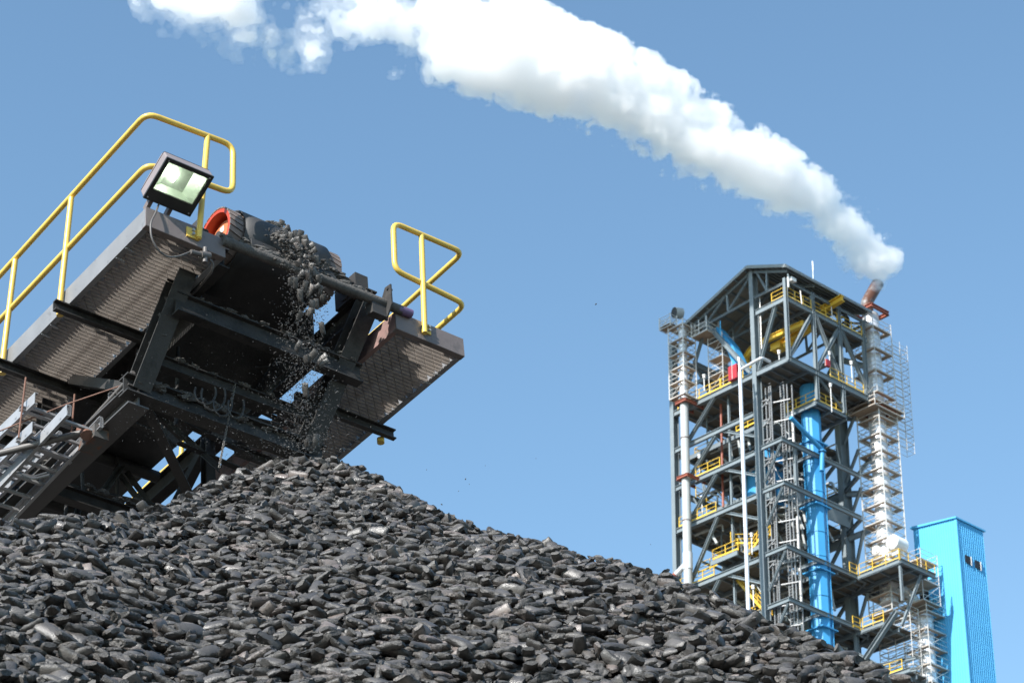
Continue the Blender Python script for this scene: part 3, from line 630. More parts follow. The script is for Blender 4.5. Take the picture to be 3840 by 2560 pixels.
# balcony under the top storey
deck(.3, 4.3, 4.1, 8.7, -3.4, 4, "balcony"); beam((4.1, .3, -3.55), (8.7, .3, -3.55), .2, .36); beam((4.1, .3, -3.55), (4.1, 4.3, -3.55), .2, .36)
rail([(4.1, 4.2, -3.3), (4.1, .3, -3.3)]); rail([(4.1, .3, -3.3), (8.7, .3, -3.3)]); brace((8.0, .2, -3.0), (4.6, .2, -.7), .2)
# platforms on the right with white tanks
for z, x in ((-20.2, -4.0), (-25.9, -1.6)):
    beam((10.2, 1.2, z-.2), (10.2, x, z-.2), .3, .5); deck(x, 4, 10.2, 14.5, z, 4); rail([(10.1, 1.0, z), (10.1, x, z)]); rail([(9.0, 1.3, z), (10.1, 1.3, z)])
beam((10.2, -4.0, -20.4), (15.5, -4.0, -20.4), .3, .5); rail([(10.2, -4.0, -20.2), (15.5, -4.0, -20.2)]); col(-3.8, 10.4, -24.5, -20.4, .22, .26, .05); brace((10.3, -3.6, -27), (13.5, -3.8, -20.8), .25)
brace((9.9, -3.4, -25.6), (9.9, 4.6, -32.5), .45); col(2.0, 10.2, -40, -26, .34, .4, .05); brace((10.2, 2.2, -28), (10.2, -4, -33), .26)
rail([(9.9, -3.6, -31.6), (9.9, .8, -31.6)]); deck(-4, 1, 10, 13, -31.7, 3); beam((9.9, -4.5, -31.9), (9.9, 6, -31.9), .3, .5)
for z in (-28.4, -29.6): beam((12.8, UM, z), (12.8, -3, z-1), .2, .3)

# ------------------------------------------------------------------ cable ladder shaft beside the main column
lad = empty("cable_ladder", TW, (1.0, 2.8, -40), "vertical shaft of galvanised cable ladders beside the main tower column", "cable ladder")
for (y, x) in ((3.75, .55), (3.30, .55), (3.05, .55), (2.45, 1.3), (2.0, 1.3), (1.75, 1.5), (1.45, 1.9)):
    MB().bar((x, y, -40), (x, y, -2.0), .09, .10, (1, 0, 0)).build("stile", M_lad, lad)
rg = MB()
for k in range(127):
    z = -39.5+k*.3
    rg.bar((.55, 3.30, z), (.55, 3.05, z), .05, .04); rg.bar((1.3, 2.45, z), (1.3, 2.0, z), .05, .05)
rg.build("rungs", M_lad, lad, kind="stuff")
for k in range(17):
    z = -39+k*2.2
    MB().bar((.5, 3.9, z), (1.5, 1.4, z+.0), .07, .10).build("bracket", M_lad, lad); MB().bar((.35, 4.15, z-.35), (.45, 3.2, z+.3), .08, .08).build("bracket", M_lad, lad); MB().bar((.35, 4.15, z+.35), (.45, 3.2, z+.3), .08, .08).build("bracket", M_lad, lad)
for x, y in ((.62, 3.2), (.62, 3.12), (1.36, 2.2), (.7, 3.6)): MB().tube((x, y, -40), (x, y, -2.2), .05, 6).build("cable", M_cable, lad, smooth=True)

# ------------------------------------------------------------------ blue ducts and pipes
bd = empty("blue_duct", TW, (4.3, 1.9, GZ), "tall bright blue eight-sided duct running down the tower's right side", "duct")
du, dw, dr_ = 2.3, 5.55, .98
MB().tube((dw, du, -40), (dw, du, -.6), dr_, 8).build("duct_wall", M_blue, bd)
for z in (-7.4, -9.6, -12.6, -14.3, -17.0, -19.6, -21.4, -23.8, -26.2, -28.8): MB().tube((dw, du, z-.05), (dw, du, z+.05), dr_+.06, 8).build("flange", M_blue, bd)
for z in (-7.2, -14.2, -21.2, -27.2): MB().box((dw-1.12, du-1.12, z-.06), (dw+1.12, du+1.12, z+.06)).build("collar", M_blue, bd)
for dx, dy in ((.55, -.95), (.85, -.65)): MB().bar((dw+dx, du+dy, -40), (dw+dx, du+dy, -7), .07, .07, (1, 0, 0)).build("conduit", M_blue, bd)
bp_ = MB(); q = lambda px, py, u: TW.hit(px, py, 1, u)
bp_.path([q(2965, 1565, .9), q(3084, 1688, .9), q(3083, 1712, .9), q(3081, 1765, .9)], .23, 12, .5); bpo = bp_.build("blue_pipe", M_blue, None, TW, smooth=True, label="slanting blue pipe crossing in front of the tall blue duct", cat="pipe")
s_ = MB(); c_ = q(3083, 1692, .9); s_.tube(c_-Vector((0, 0, .05)), c_+Vector((0, 0, .05)), .42, 12); f_ = s_.build("flange", M_blue, bpo)
s_ = MB(); w0 = .6
pa = [TW.hit(x, y, 0, w0) for x, y in ((2662, 1240), (2690, 1225), (2745, 1290), (2772, 1345), (2790, 1400), (2752, 1400), (2740, 1345), (2720, 1300))]
s_.add([p-Vector((.0, 0, 0)) for p in pa]+[p+Vector((1.1, 0, 0)) for p in pa], [tuple(range(8))[::-1], tuple(range(8, 16))]+[(i, (i+1) % 8, 8+(i+1) % 8, 8+i) for i in range(8)])
s_.build("blue_chute", M_blue, None, TW, label="bent blue chute dropping from the roof truss at the tower's upper left", cat="chute")
s_ = MB(); s_.tube(TW.hit(2701, 1202, 0, .3), TW.hit(2702, 1268, 0, .3), .07, 8); s_.build("blue_rod", M_bluew, None, TW, label="short pale blue post beside the bent blue chute", cat="post")
s_ = MB(); s_.tube((4.2, 7.6, -13.3), (4.2, 7.6, -7.2), 1.9, 24); s_.tube((4.2, 7.6, -7.2), (4.2, 7.6, -6.2), 1.9, 24, .7); s_.build("blue_vessel", M_blue, None, TW, smooth=True, label="round blue vessel standing inside the tower at mid height", cat="vessel")
s_ = MB(); s_.box((3.0, 3.2, .1), (4.3, 4.4, 1.6)); s_.box((3.3, 3.5, 1.6), (4.0, 4.1, 2.0)); s_.build("blue_machine", M_blue, None, TW, label="small blue machine on the top deck behind the main column", cat="machine")

# ------------------------------------------------------------------ yellow crane under the roof
cr_ = empty("overhead_crane", TW, (4, 5, 5), "yellow crane girder with a curved end hanging under the tower roof", "crane")
c3 = 3.0
pts_ = [TW.hit(x, y, 0, c3) for x, y in ((3012, 1212), (2900, 1262), (2850, 1287), (2815, 1312), (2800, 1335), (2796, 1362), (2812, 1382))]
for a, b in zip(pts_[:-1], pts_[1:]):
    MB().ibeam(a, b+(b-a).normalized()*.06, .34, .62, .06, up=(.01, -.3, 1)).build("girder", M_yellow_far, cr_)
s_ = MB(); a, b = TW.hit(2925, 1290, 0, 4.2), TW.hit(3040, 1228, 0, 4.2); s_.ibeam(a, b, .6, .7, .08); s_.box(tuple(a-Vector((.6, .5, .7))), tuple(a+Vector((.5, .8, .1)))); s_.tube(a+Vector((0, -1.6, -.5)), a+Vector((0, -.7, -.5)), .38, 12); s_.build("trolley", M_yellow_far, cr_)
s_ = MB(); a, b = TW.hit(3080, 1165, 1, 1.4), TW.hit(3160, 1117, 1, -1.6); s_.ibeam(a, b, .55, .72, .09); s_.build("monorail_beam", M_yellow_far, None, TW, label="yellow lifting beam jutting out through the right side below the roof", cat="beam")
s_ = MB()
for dx in (0, .45): s_.bar((10.4+dx, 8.5, .1), (10.4+dx, 8.5, 6), .12, .12, (1, 0, 0))
for k in range(14): s_.bar((10.4, 8.5, .3+k*.4), (10.85, 8.5, .3+k*.4), .05, .05)
s_.build("yellow_ladder", M_yellow_far, None, TW, label="yellow vertical ladder on the tower's top storey", cat="ladder")

# ------------------------------------------------------------------ exhaust stack
su, sw = 1.0, 14.4
st = empty("exhaust_stack", TW, (sw, su, GZ), "silver clad exhaust stack with a bent rusty top venting white steam", "stack")
s_ = MB(); zs = [11.0-.92*k for k in range(37)]
for a, b in zip(zs[:-1], zs[1:]): s_.tube((sw, su, b+.015), (sw, su, a), .90, 28, .88)
s_.build("cladding", M_stack, st, smooth=True)
el = [Vector((sw-.35, su, 11.0)), TW.hit(3249, 1136, 1, su), TW.hit(3291, 1064, 1, su-.3)]
s_ = MB(); s_.path(el, .64, 24, .25, steps=2); s_.build("bent_outlet", M_rusty, st, smooth=True)
s_ = MB(); d_ = (el[2]-el[1]).normalized(); s_.tube(el[2]-d_*.5, el[2]+d_*.04, .655, 24, caps=False); s_.tube(el[2]+d_*.005, el[2]+d_*.012, .61, 24); s_.build("black_mouth", M_black, st, smooth=True)  # black band and a flat black disc close the outlet
s_ = MB(); r_ = 1.35
for a, b in (((-r_, -r_), (r_, -r_)), ((r_, -r_), (r_, r_)), ((r_, r_), (-r_, r_)), ((-r_, r_), (-r_, -r_))): s_.ibeam((sw+a[0], su+a[1], 11.15), (sw+b[0], su+b[1], 11.15), .3, .42, .06)
s_.ibeam((10.6, su-.2, 11.0), (sw-1.3, su-.2, 11.1), .2, .3, .05); s_.build("support_collar", M_redox, st)
s_ = MB()
for a, b in (((-r_, -r_), (r_, -r_)), ((r_, -r_), (r_, r_)), ((r_, r_), (-r_, r_)), ((-r_, r_), (-r_, -r_))): s_.ibeam((sw+a[0], su+a[1], -.5), (sw+b[0], su+b[1], -.5), .3, .5, .06)
s_.build("support_collar", M_redox, st)
for a, b in (((12.6, UM, -.5), (15.5, 2.2, -.5)), ((12, .1, -.5), (13.0, .1, -.5)), ((12.6, UM, 6.6), (14.5, 2.0, 5.2)), ((13, 4.5, -9.2), (15.2, 1.8, -9.4)), ((13, 4.5, -14.2), (15.2, 1.8, -13.0))): beam(a, b, .3, .6, "outrigger")
s_ = MB(); pz = [TW.hit(x, y, 1, .2) for x, y in ((3334, 2120), (3338, 2165), (3360, 2190), (3435, 2262), (3452, 2300))]; s_.path(pz, .62, 16, .8); s_.build("elbow_duct", M_white, st, smooth=True)
dl = TW.hit(3466, 2310, 1, -1.0); s_ = MB()
for k in range(14): s_.tube(dl+Vector((0, 0, -.95*(k+1)+.015)), dl+Vector((0, 0, -.95*k)), .86, 26, .84)
s_.build("lower_duct", M_stack, None, TW, smooth=True, label="lower silver duct inside the scaffold beside the blue building", cat="duct")
for (x, y, l, r, lab) in ((3298, 2068, 1.4, .60, "smaller white drum on the right platform"), (3365, 2040, 1.6, .78, "larger white drum behind the platform handrail")):
    c_ = TW.hit(x, y, 1, -.8 if x > 3330 else 1.6); s_ = MB(); s_.tube(c_-Vector((l/2, 0, 0)), c_+Vector((l/2, 0, 0)), r, 20); s_.tube(c_-Vector((l/2+.15, 0, 0)), c_-Vector((l/2, 0, 0)), r*.7, 20, r)
    for dx in (-.4, .4): s_.box((c_.x+dx-.08, c_.y-.4, c_.z-r-.5), (c_.x+dx+.08, c_.y+.4, c_.z-r*.7))
    s_.build("white_drum", M_white, None, TW, smooth=True, label=lab, cat="drum", group="white drums on the platform")

# ------------------------------------------------------------------ left grey pipe, white vent pipe, mast
pu, pw = 13.45, -1.1
gp = empty("grey_downpipe", TW, (pw, pu, GZ), "fat pale grey pipe running down the tower's left corner with red collars", "pipe")
MB().tube((pw, pu, GZ), (pw, pu, -.2), .44, 18).build("pipe", M_gpipe, gp, smooth=True)
s_ = MB()
for k in range(7): s_.tube((pw, pu, -.2+1.25*k), (pw, pu, -.2+1.25*(k+1)-.02), .46, 18, .45)
s_.build("silver_top", M_stack, gp, smooth=True)
s_ = MB(); s_.tube((pw, pu, -19.2), (pw, pu, -17.4), .5, 18); s_.tube((pw-.2, pu+1.4, -19.3), (pw, pu, -18.4), .3, 14); s_.build("silver_foot", M_stack, gp, smooth=True)
MB().tube((pw-.25, pu+1.75, -19.5), (pw-.2, pu+1.4, -19.3), .32, 14).build("rusty_end", M_redox, gp, smooth=True)
for z in (-.5, -9.1):
    s_ = MB(); s_.ibeam((pw-.55, pu-.7, z), (pw-.55, pu+.7, z), .2, .34, .05); s_.ibeam((pw-.55, pu-.7, z), (1.0, pu-.7, z), .2, .34, .05); s_.ibeam((pw-.55, pu+.7, z), (1.0, pu+.7, z), .2, .34, .05); s_.build("collar", M_redox, gp)
for z in (-4.6, -13.9): MB().tube((pw, pu, z-.06), (pw, pu, z+.06), .47, 18).build("seam", M_rusty, gp, smooth=True)
s_ = MB(); dcn = TW.hit(2528, 1172, 0, -1.2); dd = Vector((-.96, .27, -.12)).normalized(); s_.tube(dcn+dd*-.0-Vector((.0, .0, .0)), dcn-dd*.9, .60, 20); o_ = s_.build("duct_mouth", M_gpipe, None, TW, smooth=True, label="short round duct with dark open mouth at the tower's top left", cat="duct")
MB().tube(dcn+dd*.005, dcn+dd*.03, .585, 20).build("dark_mouth", M_disc, o_)
vp = empty("vent_pipe", TW, (-2.6, 4.3, GZ), "thin shiny white vent pipe standing in front of the tower", "pipe")
a_ = TW.hit(2775, 1395, 0, -2.6); b_ = TW.hit(2806, 2300, 0, -2.6); MB().tube((-2.6, b_.y, GZ), (-2.6, a_.y, a_.z), .20, 14).build("riser", M_stack, vp, smooth=True)
MB().tube(TW.hit(2770, 1340, 0, -2.6), a_, .11, 10).build("tip", M_stack, vp, smooth=True)
s_ = MB(); s_.path([TW.hit(2776, 1386, 0, -2.4), TW.hit(2856, 1341, 0, -2.4), TW.hit(2886, 1355, 0, -.6)], .16, 12, .4); s_.build("arm", M_stack, vp, smooth=True)
s_ = MB(); a = TW.hit(3050, 1062, 1, 6); b = TW.hit(3047, 980, 1, 6); s_.tube(a, b, .035, 8); s_.tube(b-Vector((0, 0, 1.1)), b, .07, 8); s_.build("lightning_rod", M_white, None, TW, smooth=True, label="thin white lightning rod rising above the tower roof", cat="lightning rod")

# ------------------------------------------------------------------ scaffolds
def scaffold(name, u0, u1, w0, w1, z0, z1, label, nx=1, ny=1, lift=2.0, planks=True, skip=0, ext=1.1, hole=None, diag=True, k_=1.0):
    s = empty("scaffold", TW, ((w0+w1)/2, (u0+u1)/2, z0), label, "scaffold", "scaffolds around the tower")
    us = [u0+(u1-u0)*i/ny for i in range(ny+1)]; ws = [w0+(w1-w0)*i/nx for i in range(nx+1)]
    for u in us:
        for w in ws: MB().tube((w, u, z0), (w, u, z1+ext), .05*k_, 6).build("standard", M_scaf, s)
    n = max(1, int(round((z1-z0)/lift))); lg = MB()
    for k in range(n+1):
        z = z0+(z1-z0)*k/n
        for h in (0, .55, 1.05):
            if k == n and h > ext: continue
            r = (.046 if h == 0 else .03)*k_
            for u in (us[0], us[-1]): lg.tube((w0, u, z+h), (w1, u, z+h), r, 5)
            for w in (ws[0], ws[-1]): lg.tube((w, u0, z+h), (w, u1, z+h), r, 5)
        if k < n and diag:
            a, b = ((u0, u1) if k % 2 else (u1, u0)); lg.tube((w0, a, z), (w0, b, z+lift), .03, 5); lg.tube((w0, u0, z), (w1, u0, z+lift), .03, 5) if k % 2 == 0 else None; lg.tube((w1, u0, z), (w1, u1, z+lift), .03, 5)
        if planks and k >= skip:
            if hole:
                hu, hw, hr = hole
                for j, (a0, b0, a1, b1) in enumerate(((w0, u0, w1, hu-hr), (w0, hu+hr, w1, u1), (w0, hu-hr, hw-hr, hu+hr), (hw+hr, hu-hr, w1, hu+hr))):
                    if a1-a0 > .1 and b1-b0 > .1: MB().box((a0, b0, z+.045), (a1, b1, z+.10)).build("plank", M_plank, s)
            else: MB().box((w0+.05, u0+.05, z+.045), (w1-.05, u1-.05, z+.10)).build("plank", M_plank, s)
    lg.build("ledgers", M_scaf, s, kind="stuff")
    return s
scaffold("s", su-1.45, su+1.45, sw-1.45, sw+1.45, -23.5, -2.0, "tall tube scaffold wrapped around the lower half of the silver stack", hole=(su, sw, .96), lift=2.0, k_=1.45)
scaffold("s", su-1.45, su+1.45, sw-1.45, sw+1.45, .8, 8.6, "scaffold with brown planks around the upper part of the silver stack", hole=(su, sw, .96), lift=2.6, ext=1.2)
scaffold("s", su-1.4, su-.4, sw+1.6, sw+4.0, -4.5, 7.4, "bare lattice of scaffold tubes standing to the right of the stack", planks=False, lift=1.0, nx=2, ext=.9, diag=False, k_=.55)
scaffold("s", su-1.8, su+1.8, sw-2.4, sw+2.2, -1.2, -.6, "single scaffold deck around the red collar of the stack", hole=(su, sw, .96), lift=2, ext=.9)
scaffold("s", pu-.9, pu+1.2, pw-.9, pw+.95, .0, 8.3, "white scaffold around the silver top of the left pipe", hole=(pu, pw, .5), lift=1.7, ext=.6, k_=1.2)
scaffold("s", pu+.6, pu+2.2, pw-1.2, pw-.2, 8.6, 8.9, "small scaffold platform beside the dark duct mouth", lift=1, ext=1.2)
scaffold("s", 10.2, 12.4, -.9, .9, 6.9, 7.0, "scaffold hung below the roof truss at the left gable", lift=1, nx=1, ny=2, ext=1.6)
scaffold("s", 9.2, 11.2, .3, 2.0, .2, 6.0, "leaning scaffold bay standing on the top deck near the blue chute", lift=1.9, ext=.8)
dq = dl
scaffold("s", dq.y-1.5, dq.y+1.5, dq.x-1.5, dq.x+1.5, dq.z-15, dq.z-.2, "scaffold tower around the lower silver duct next to the blue building", hole=(dq.y, dq.x, .92), lift=1.9)
scaffold("s", dq.y-.6, dq.y+3.4, dq.x-3.0, dq.x-1.7, dq.z-15, dq.z-1.0, "narrow close-set scaffold left of the lower silver duct", lift=1.0, nx=1, ny=2, planks=False)
scaffold("s", dq.y-1.8, dq.y+4.5, dq.x-2.2, dq.x+.4, dq.z+.6, dq.z+5.0, "wide scaffold deck around the slanting white elbow duct", lift=2.1, nx=1, ny=2, skip=0, hole=(dq.y+2.2, dq.x-1.2, .7))

# ------------------------------------------------------------------ small fittings
def lamp(px, py, ax, val, drop, label):
    c = TW.hit(px, py, ax, val); s = MB(); s.tube(c-Vector((0, 0, .14)), c+Vector((0, 0, .14)), .16, 10, .12); s.tube(c+Vector((0, 0, .14)), c+Vector((0, 0, .22)), .20, 10, .20); s.tube(c-Vector((0, 0, drop)), c, .045, 6)
    s.build("deck_lamp", M_white, None, TW, smooth=True, label=label, cat="lamp", group="white lamps on the tower decks")
lamp(2640, 1413, 0, 0, 1.6, "white lamp on a post at the top deck's left railing"); lamp(2921, 1322, 0, .1, 1.0, "white lamp standing on the top deck beam near the corner"); lamp(3192, 1362, 1, 0, 2.2, "white lamp on a thin post near the stack at top deck level")
lamp(2622, 1713, 0, .3, 1.8, "white lamp on a post left of the blue vessel"); lamp(2632, 1868, 0, .2, 1.8, "white lamp post above the long plate girder"); lamp(2818, 2007, 0, -.3, 2.0, "white lamp post right of the vent pipe"); lamp(3114, 1446, 1, .0, 3.0, "white lamp post above the yellow railed balcony"); lamp(2824, 2202, 0, -.3, 2.0, "white lamp post low beside the main column")
lamp(3110, 1327, 1, 0, 2.4, "white lamp post near the small red box on the right face")
for (x, y, ax, v, sz, lab) in ((2753, 1398, 0, -.2, (.5, 1.15, 1.6), "red cabinet under the blue chute on the top deck"), (3103, 1362, 1, -.1, (.55, .3, .75), "small red box hanging on the top right railing")):
    c = TW.hit(x, y, ax, v); s_ = MB().box((c.x-sz[0]/2, c.y-sz[1]/2, c.z-sz[2]/2), (c.x+sz[0]/2, c.y+sz[1]/2, c.z+sz[2]/2))
    o_ = s_.build("red_cabinet", M_redbox, None, TW, label=lab, cat="cabinet", group="red boxes on the tower"); MB().box((c.x-sz[0]/2-.02, c.y-sz[1]*.3, c.z-sz[2]*.4), (c.x-sz[0]/2, c.y+sz[1]*.3, c.z+sz[2]*.4)).build("door", M_redbox, o_); MB().bar((c.x-sz[0]/2-.05, c.y, c.z-sz[2]*.5), (c.x-sz[0]/2-.05, c.y, c.z+sz[2]*.8), .05, .05, (1, 0, 0)).build("conduit", M_scaf, o_)
s_ = MB(); c = TW.hit(2968, 1052, 1, -.1); s_.box((c.x-.3, c.y-.3, c.z-.15), (c.x+.4, c.y+.3, c.z+.25)); s_.bar((c.x-.5, c.y, c.z-1), (c.x-.5, c.y, c.z+.6), .12, .12, (1, 0, 0)); s_.build("siren", M_white, None, TW, label="white siren unit on the corner column just under the roof", cat="siren")
for (x0, y0, x1, y1, ax, v, lab) in ((2849, 1115, 2858, 1360, 0, .3, "thin pale pipe hanging beside the main column"), (3001, 1090, 3007, 1140, 1, -.3, "curved pale pipe in front of the upper railing"), (3117, 1150, 3122, 1200, 1, -.3, "short pale pipe at the upper railing's right part")):
    s_ = MB(); s_.tube(TW.hit(x0, y0, ax, v), TW.hit(x1, y1, ax, v), .05, 8); s_.build("thin_pipe", M_scaf, None, TW, smooth=True, label=lab, cat="pipe", group="thin pale pipes on the tower")
s_ = MB(); s_.path([TW.hit(x, y, 1, 3) for x, y in ((3150, 1190), (3180, 1185), (3182, 1250))], .16, 10, .5); s_.tube(TW.hit(3160, 1210, 1, 3), TW.hit(3226, 1212, 1, 3), .13, 8); s_.build("black_pipe", M_cable, None, TW, smooth=True, label="black bent pipe between the tower top and the stack", cat="pipe")
s_ = MB(); s_.tube(TW.hit(2703, 1515, 0, 1.4), TW.hit(2712, 1900, 0, 1.4), .12, 8); s_.build("red_drain_pipe", M_redox, None, TW, smooth=True, label="dark red drain pipe down the middle of the left face", cat="pipe")
s_ = MB()
for k in range(150):
    u = random.uniform(5.5, 15.5); w = random.uniform(1.5, 12); z = LV[random.choice((1, 2, 3, 4, 5))]
    r = random.uniform(.04, .15); s_.path([(w, u, z-.5), (w, u-random.uniform(1, 3), z-.5), (w, u-3, z-random.uniform(1.2, 3.8))], r, 7, .3)
s_.build("process_pipes", M_gpipe, tower, smooth=True, kind="stuff")
for k in range(30):
    u = random.uniform(6.5, 14); w = random.uniform(3, 11); z = LV[random.choice((0, 1, 2, 3, 4, 5))]; s_ = MB(); a = random.uniform(.5, 1.1)
    s_.tube((w, u, z), (w, u, z+a*1.6), a*.6, 12); s_.box((w-a, u-a*.7, z), (w+a, u+a*.7, z+.3)); s_.tube((w, u, z+a*1.6), (w, u, z+a*2.2), a*.3, 10); s_.build("machinery", M_ts if k % 2 else M_gpipe, tower)

# ------------------------------------------------------------------ blue clad building
BW = 18.5
bc = TW.hit(3583, 1943, 0, BW); bl_ = TW.hit(3424, 1979, 0, BW); br_ = TW.hit(3685, 1990, 1, bc.y)
ULEN = bl_.y-bc.y; WLEN = br_.x-bc.x
bb = empty("blue_building", TW, (BW+WLEN/2, bc.y+ULEN/2, GZ), "tall narrow building clad in bright blue ribbed sheet with two dark windows", "building")
zt = bc.z; zl = bl_.z; yl_low = TW.hit(3478, 2160, 0, BW).y; znotch = TW.hit(3460, 2118, 0, BW).z
s_ = MB(); s_.add([(BW, bc.y, GZ), (BW+WLEN, bc.y, GZ), (BW+WLEN, yl_low, GZ), (BW, yl_low, GZ), (BW, bc.y, zt), (BW+WLEN, bc.y, zt), (BW+WLEN, yl_low, zt+(zl-zt)*.6), (BW, yl_low, zt+(zl-zt)*.6)], [(0,3,2,1),(4,5,6,7),(0,1,5,4),(1,2,6,5),(2,3,7,6),(3,0,4,7)])
s_.build("core_wall", M_bluew, bb)
s_ = MB(); s_.add([(BW, yl_low, znotch), (BW+WLEN, yl_low, znotch), (BW+WLEN, bl_.y, znotch), (BW, bl_.y, znotch), (BW, yl_low, zt+(zl-zt)*.6), (BW+WLEN, yl_low, zt+(zl-zt)*.6), (BW+WLEN, bl_.y, zl), (BW, bl_.y, zl)], [(0,3,2,1),(4,5,6,7),(1,2,6,5),(2,3,7,6),(3,0,4,7)]); s_.build("overhang_wall", M_bluew, bb)
nr = 14; pR = WLEN/14; print('bldg', ULEN, WLEN)
for i in range(nr):                                   # ribs of the right face, one sheet rib each
    x = BW+WLEN*(i+.5)/nr; MB().profile((x, bc.y-.001, GZ), (x, bc.y-.001, zt-.05), [(-.40*pR,0),(-.08*pR,.36*pR),(.06*pR,.36*pR),(.18*pR,0)], up=(0, -1, 0)).build("sheet_rib", M_bluew, bb)
nl_ = 18; pL = ULEN/18
for i in range(nl_):
    y = bc.y+ULEN*(i+.5)/nl_; low = GZ if y < yl_low else znotch
    MB().profile((BW+.001, y, low), (BW+.001, y, zt+(zl-zt)*(y-bc.y)/ULEN-.05), [(-.30*pL,0),(-.2*pL,.14*pL),(.2*pL,.14*pL),(.30*pL,0)], up=(-1, 0, 0)).build("sheet_rib", M_bluew, bb)
s_ = MB(); s_.add([(BW-.22, bc.y-.22, zt-.05), (BW+WLEN+.2, bc.y-.22, zt-.05), (BW+WLEN+.2, bl_.y+.2, zl-.12), (BW-.22, bl_.y+.2, zl-.12), (BW-.22, bc.y-.22, zt+.12), (BW+WLEN+.2, bc.y-.22, zt+.12), (BW+WLEN+.2, bl_.y+.2, zl+.12), (BW-.22, bl_.y+.2, zl+.12)], [(0,3,2,1),(4,5,6,7),(0,1,5,4),(1,2,6,5),(2,3,7,6),(3,0,4,7)]); s_.build("roof_cap", M_bluew, bb)
MB().box((BW-.06, bc.y-.14, GZ), (BW+.16, bc.y+.10, zt-.12)).build("corner_trim", M_bluew, bb)
for x0, y0, x1, y1 in ((3615, 2085, 3637, 2113), (3652, 2104, 3673, 2132)):
    a = TW.hit(x0, y0, 1, bc.y); b = TW.hit(x1, y1, 1, bc.y); zz = (a.z+b.z)/2
    w_ = MB().box((a.x, bc.y-.16, zz-.42), (b.x, bc.y-.12, zz+.42)).build("window", M_black, bb); MB().box((b.x, bc.y-.2, zz-.5), (b.x+.1, bc.y-.1, zz+.46)).build("frame", M_white, w_)
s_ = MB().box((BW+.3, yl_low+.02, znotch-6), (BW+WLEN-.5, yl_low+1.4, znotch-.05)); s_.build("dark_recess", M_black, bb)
# ------------------------------------------------------------------ ground and the briquette pile
M_ground = mat("dusty_ground", (.075, .065, .055), .95, var=.2, scale=.3, bump=.3, bscale=3)
gd = MB(); gd.add([(-3000, -3000, 0), (3000, -3000, 0), (3000, 3000, 0), (-3000, 3000, 0)], [(0, 1, 2, 3)])
gd.build("ground", M_ground, None, WORLD, kind="structure")

CREST = [(-2600,2250,11.5),(-1400,2080,12.8),(-600,1995,14.2),(0,1962,15.2),(300,1945,15.8),(520,1925,16.6),(640,1900,17.4),(800,1822,18.6),(950,1772,19.3),(1080,1738,19.7),(1160,1728,19.8),(1260,1742,19.7),(1380,1778,19.3),
         (1450,1815,18.8),(1560,1885,18.1),(1650,1940,17.6),(1800,1990,17.0),(2000,2045,16.3),(2200,2098,15.7),(2400,2158,15.1),(2560,2203,14.6),(2700,2265,14.1),(2850,2335,13.7),(3000,2392,13.2),(3150,2458,12.7),(3330,2550,12.1),(3500,2640,11.6),(3840,2820,10.7),(4400,3080,9.6),(5600,3500,8.0)]
_a, _d, _z = [], [], []
for px, py, dep in CREST:
    p = at(px, py+34, dep); _a.append(atan2(p.x, p.y)); _d.append(hypot(p.x, p.y)); _z.append(p.z)
_a, _d, _z = map(np.array, (_a, _d, _z))
ang = np.linspace(_a[0], _a[-1], 900)
def smooth(v, k=9): return np.convolve(np.pad(v, k, mode='edge'), np.ones(2*k+1)/(2*k+1), 'valid')
cd = smooth(np.interp(ang, _a, _d)); cz = smooth(np.interp(ang, _a, _z))
_wob = [(rng.uniform(.6, 2.6), rng.uniform(0, 2*pi), rng.uniform(0, 2*pi)) for _ in range(9)]
def wobble(x, y):
    s = 0
    for k, a, p in _wob: s = s+np.sin(k*2.2*(x*cos(a)+y*sin(a))+p)/k
    return s*.022
def pile_z(x, y):
    a = np.arctan2(x, y); d = np.hypot(x, y); c = np.interp(a, ang, cd); h = np.interp(a, ang, cz)
    t = c-d; k = .12
    drop = np.where(t > 0, t*.705, -t*.72); soft = np.sqrt(drop*drop+k*k)-k
    return np.maximum(h-soft+wobble(x, y)*np.clip(np.abs(t)*.8, 0, 1), -.2)

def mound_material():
    m = mat("pile_gap_shade", (.012, .011, .0105), .9, var=.3, scale=9, bump=.6, bscale=30); return m  # near-black colour stands in for deep shade in the gaps between briquettes
na, nd = 260, 150
aa = np.linspace(ang[0], ang[-1], na); tt = np.linspace(0, 1, nd)
A, T = np.meshgrid(aa, tt, indexing='ij'); Cd = np.interp(A, ang, cd); D = 1.2+T*(Cd*1.0+9.0-1.2)
Xg = D*np.sin(A); Yg = D*np.cos(A); Zg = pile_z(Xg, Yg)-.05
vv = np.stack([Xg, Yg, Zg], -1).reshape(-1, 3); ff = []
for i in range(na-1):
    r = i*nd
    ff += [(r+j, r+nd+j, r+nd+j+1, r+j+1) for j in range(nd-1)]
MBm = MB(); MBm.v = [tuple(p) for p in vv.tolist()]; MBm.f = ff
MBm.build("pile_mound", mound_material(), None, WORLD, smooth=True, kind="stuff", label="mound under the loose briquettes, coloured near black as shade in the gaps")

